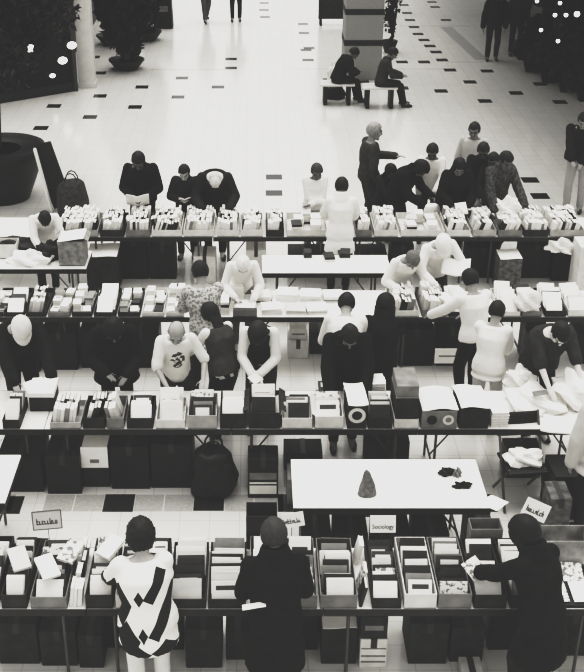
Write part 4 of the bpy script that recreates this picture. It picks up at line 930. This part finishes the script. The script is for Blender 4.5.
bag('round black rucksack on floor under the second row', at(214, 492), (.23, .2), .52, BLACK, 'rucksack', 0, 'rucksack')
# below the bare table
for i, (a, b) in enumerate(((300, 330), (333, 366), (372, 408), (412, 446), (466, 492))):
    carton('black carton under the bare white table, %s from left' % ordn(i + 1), a, b, 574, .44, .4, BLACK)
# third row, below
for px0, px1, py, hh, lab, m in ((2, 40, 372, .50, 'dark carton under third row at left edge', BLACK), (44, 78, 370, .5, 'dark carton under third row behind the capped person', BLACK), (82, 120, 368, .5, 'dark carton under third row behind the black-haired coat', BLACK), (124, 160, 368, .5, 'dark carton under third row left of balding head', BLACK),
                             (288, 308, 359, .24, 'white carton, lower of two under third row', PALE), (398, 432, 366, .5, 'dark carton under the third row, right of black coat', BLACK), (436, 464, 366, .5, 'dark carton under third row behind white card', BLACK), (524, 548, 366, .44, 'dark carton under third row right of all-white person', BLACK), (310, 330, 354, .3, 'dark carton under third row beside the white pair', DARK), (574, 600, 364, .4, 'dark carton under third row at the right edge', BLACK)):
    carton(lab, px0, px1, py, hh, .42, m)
a, b = P(290, 359, 0), P(306, 359, 0); q = MB(); q.box((0, 0, .075), (b.x - a.x, .3, .15)); q.box((0, -.152, .075), ((b.x - a.x) * .8, .003, .02), None, 1); tag(q.build('carton', [PALE, GREY], None, False, 0, ((a.x + b.x) / 2, a.y + .2, .243)), 'pale small carton stacked on the white carton under third row', 'carton')
q = MB(); q.box((0, 0, .12), (.3, .012, .2)); q.box((0, -.007, .12), (.2, .003, .02), None, 1); pp = P(445, 370, 0); tag(q.build('poster_card', [PAPER, GREY], None, False, 0, (pp.x, pp.y - .05, .10)), 'white card leaning on dark carton under third row', 'card')
# floor cartons between third and farthest row
carton('large dark carton with white lid on floor at left middle', 88, 119, 292, .52, .5, DARK, PAPER)
carton('pale carton on floor behind mottled grey top', 194, 216, 284, .42, .4, PALE)
carton('white carton left of the short table', 246, 266, 283, .5, .4, PALE)
for i, (a, b, hh) in enumerate(((122, 148, .62), (150, 176, .5), (288, 320, .34), (322, 352, .34), (356, 386, .34), (390, 412, .5), (466, 496, .46), (520, 548, .5), (550, 572, .46))):
    carton('black carton under the farthest row, %s from left' % ordn(i + 1), a, b, 279 if i < 2 else 276 if i < 5 else 278, hh, .4, BLACK)
carton('mottled carton with white cover on floor at right middle', 497, 519, 293, .5, .36, mat('mottled_box', .13, .8, .6, 16), PAPER)
carton('pale tall carton at the right edge behind third row', 574, 600, 300, .78, .4, PALE)
lump('white cloth draped beside the pale tall carton', 562, 250, .55, (.2, .14), .14)
carton('dark carton carrying the draped white cloth', 551, 571, 281, .545, .36, BLACK)
# dark slab and rolled poster by the planter
q = MB(); q.box((0, 0, .55), (.34, .06, 1.1)); o = q.build('folded_board', BLACK, None, False, .01); pp = P(64, 210, 0); o.location = (pp.x, pp.y, .012); o.rotation_euler = (0, R(-16), R(-10)); o.location.z = .06; tag(o, 'black folded board leaning beside the round planter', 'board')
pp = P(52, 212, 0); q = MB(); q.cap((0, 0, .03), (-.20, .05, 1.05), .03, .03, 12, 2); o = q.build('rolled_poster', PAPER, None, True, 0, (pp.x, pp.y, 0)); tag(o, 'white rolled poster leaning between the round planter and the black board', 'poster')
bag('dark slumped bag behind far left books', at(74, 216), (.26, .2), .6, mat('bag_grey', .06, .8, .4, 20), 'bag')

# folding chair
p = P(520, 506, 0)
def chair(label, loc, rz):
    t = thing('folding_chair', label, 'chair', loc, rz)
    q = MB(); q.box((0, 0, .44), (.40, .40, .03)); q.build('seat', BLACK, t, False, .012)
    q = MB(); q.sheet(.40, .24, Matrix.Translation((0, .26, .74)) @ Matrix.Rotation(R(78), 4, 'X'), lambda u, v: -.25 * u * u, 8, 4, .02); q.build('backrest', BLACK, t, True)
    for sx in (-1, 1):
        q = MB(); q.cap((sx * .2, -.2, .015), (sx * .2, .28, .86), .014, .014, 8, 2); q.build('front_leg', METAL, t, True)
        q = MB(); q.cap((sx * .18, .24, .015), (sx * .18, -.14, .45), .014, .014, 8, 2); q.build('rear_leg', METAL, t, True)
    return t
chair('black folding chair with a white bag, right of the bare white table', (p.x, p.y + .1, 0), R(6))
p2 = Vector((p.x, p.y + .1, .458)); o = lump('white plastic bag lying on the black folding chair', 0, 300, 0, (.19, .12), .10, PAPER, 'plastic_bag', 'bag', .2); o.location = p2
carton('black carton behind the folding chair', 505, 540, 478, .3, .3, BLACK); carton('grey worn carton beside right-hand sign', 545, 566, 545, .52, .3, mat('worn_box', .13, .8, .5, 14))
carton('black carton right of the folding chair', 549, 600, 520, .5, .4, BLACK)

# ------------------------------------------------------------------ things in hands
def open_book(label, c, w, h, rz, tilt, name='open_book'):
    t = thing(name, label, 'book', c, rz)
    for sx in (-1, 1):
        M = Matrix.Rotation(R(tilt), 4, 'X') @ Matrix.Rotation(R(-sx * 16), 4, 'Y') @ Matrix.Translation((sx * w / 2, 0, 0))
        q = MB(); q.sheet(w, h, M, lambda u, v, s=sx: .006 * math.cos(u / w * 3), 6, 4, .008); q.build('leaf', PAPER, t)
    return t
def mid(key, f=.10): return (handpos(key, 1, f) + handpos(key, -1, f)) / 2
open_book('open white book held by the person in the black jacket', mid('reader') + Vector((0, -.06, .0)), .17, .26, R(184), 52)
open_book('small pale booklet held by the boy in dark jacket', mid('boy') + Vector((0, -.02, .02)), .09, .13, R(186), 30, 'booklet')
def held(label, c, w, d, rz, tilt, name='paper_sheet', m=PAPER):
    q = MB(); q.sheet(w, d, Matrix.Rotation(rz, 4, 'Z') @ Matrix.Rotation(R(tilt), 4, 'X'), lambda u, v: .015 * math.sin(u * 12), 8, 5, .004); return tag(q.build(name, m, None, True, 0, c), label, 'paper')
held('white folded paper tucked under the left arm of the long black coat', PY(254, 606, 6.33), .17, .05, R(5), 10)
held('pale pamphlet held out by the bobbed-hair person', handpos('bob', -1, .1) + Vector((0, 0, .03)), .15, .17, R(40), 30, 'pamphlet', SHADE['mottled'])
held('white leaflet in the stooping capped person\'s hands', mid('cap', .1) + Vector((0, -.02, .04)), .2, .12, R(30), 30, 'leaflet')
held('white leaflet held by the person in dark vest', mid('vest', .1) + Vector((0, -.02, .03)), .12, .12, R(45), 20, 'leaflet')
held('pale pamphlet held by the long-haired person in black', mid('longblack', .1) + Vector((0, -.03, .03)), .16, .2, R(10), 40, 'pamphlet')
held('pale folder held before the black jacket cluster', mid('mid', .1) + Vector((0, -.03, .0)), .22, .26, R(10), 60, 'folder', PALE)
t = bag('white paper bag held by the bending dark coat', handpos('bagger', 1, .1) + Vector((.05, -.1, -.2)), (.14, .09), .3, PAPER, 'paper_bag', R(20), 'bag', False)

# ------------------------------------------------------------------ light
w = bpy.data.worlds.new('world'); SC.world = w; w.use_nodes = True; nt = w.node_tree; bg = nt.nodes['Background']
tc = nt.nodes.new('ShaderNodeTexCoord'); sp = nt.nodes.new('ShaderNodeSeparateXYZ'); nt.links.new(tc.outputs['Generated'], sp.inputs[0])
cr = nt.nodes.new('ShaderNodeValToRGB'); cr.color_ramp.elements[0].position = 0; cr.color_ramp.elements[0].color = (.45, .45, .44, 1); cr.color_ramp.elements[1].position = .14; cr.color_ramp.elements[1].color = (1, .99, .96, 1)
nt.links.new(sp.outputs[2], cr.inputs[0]); nt.links.new(cr.outputs[0], bg.inputs[0]); bg.inputs[1].default_value = .86
def sun(v, rx_, rz_, ang):
    l = bpy.data.lights.new('skylight', 'SUN'); l.energy = v; l.angle = R(ang); l.color = (1, .99, .96); o = bpy.data.objects.new('skylight', l); COL.objects.link(o); o.rotation_euler = (R(rx_), 0, R(rz_)); o.location = (0, 20, 15)
sun(1.9, -14, 8, 50)
SC.view_settings.view_transform = 'Standard'; SC.view_settings.look = 'None'; SC.view_settings.exposure = 0.0
vs_ = SC.view_settings; vs_.use_curve_mapping = True; cm = vs_.curve_mapping; cm.extend = 'HORIZONTAL'; c = cm.curves[3]
c.points[0].location = (0, .024); c.points[1].location = (1, .81)
for a in ((.06, .052), (.20, .22), (.45, .60), (.75, .77)): c.points.new(*a)
cm.update()
print('BOOKS', NB[0])
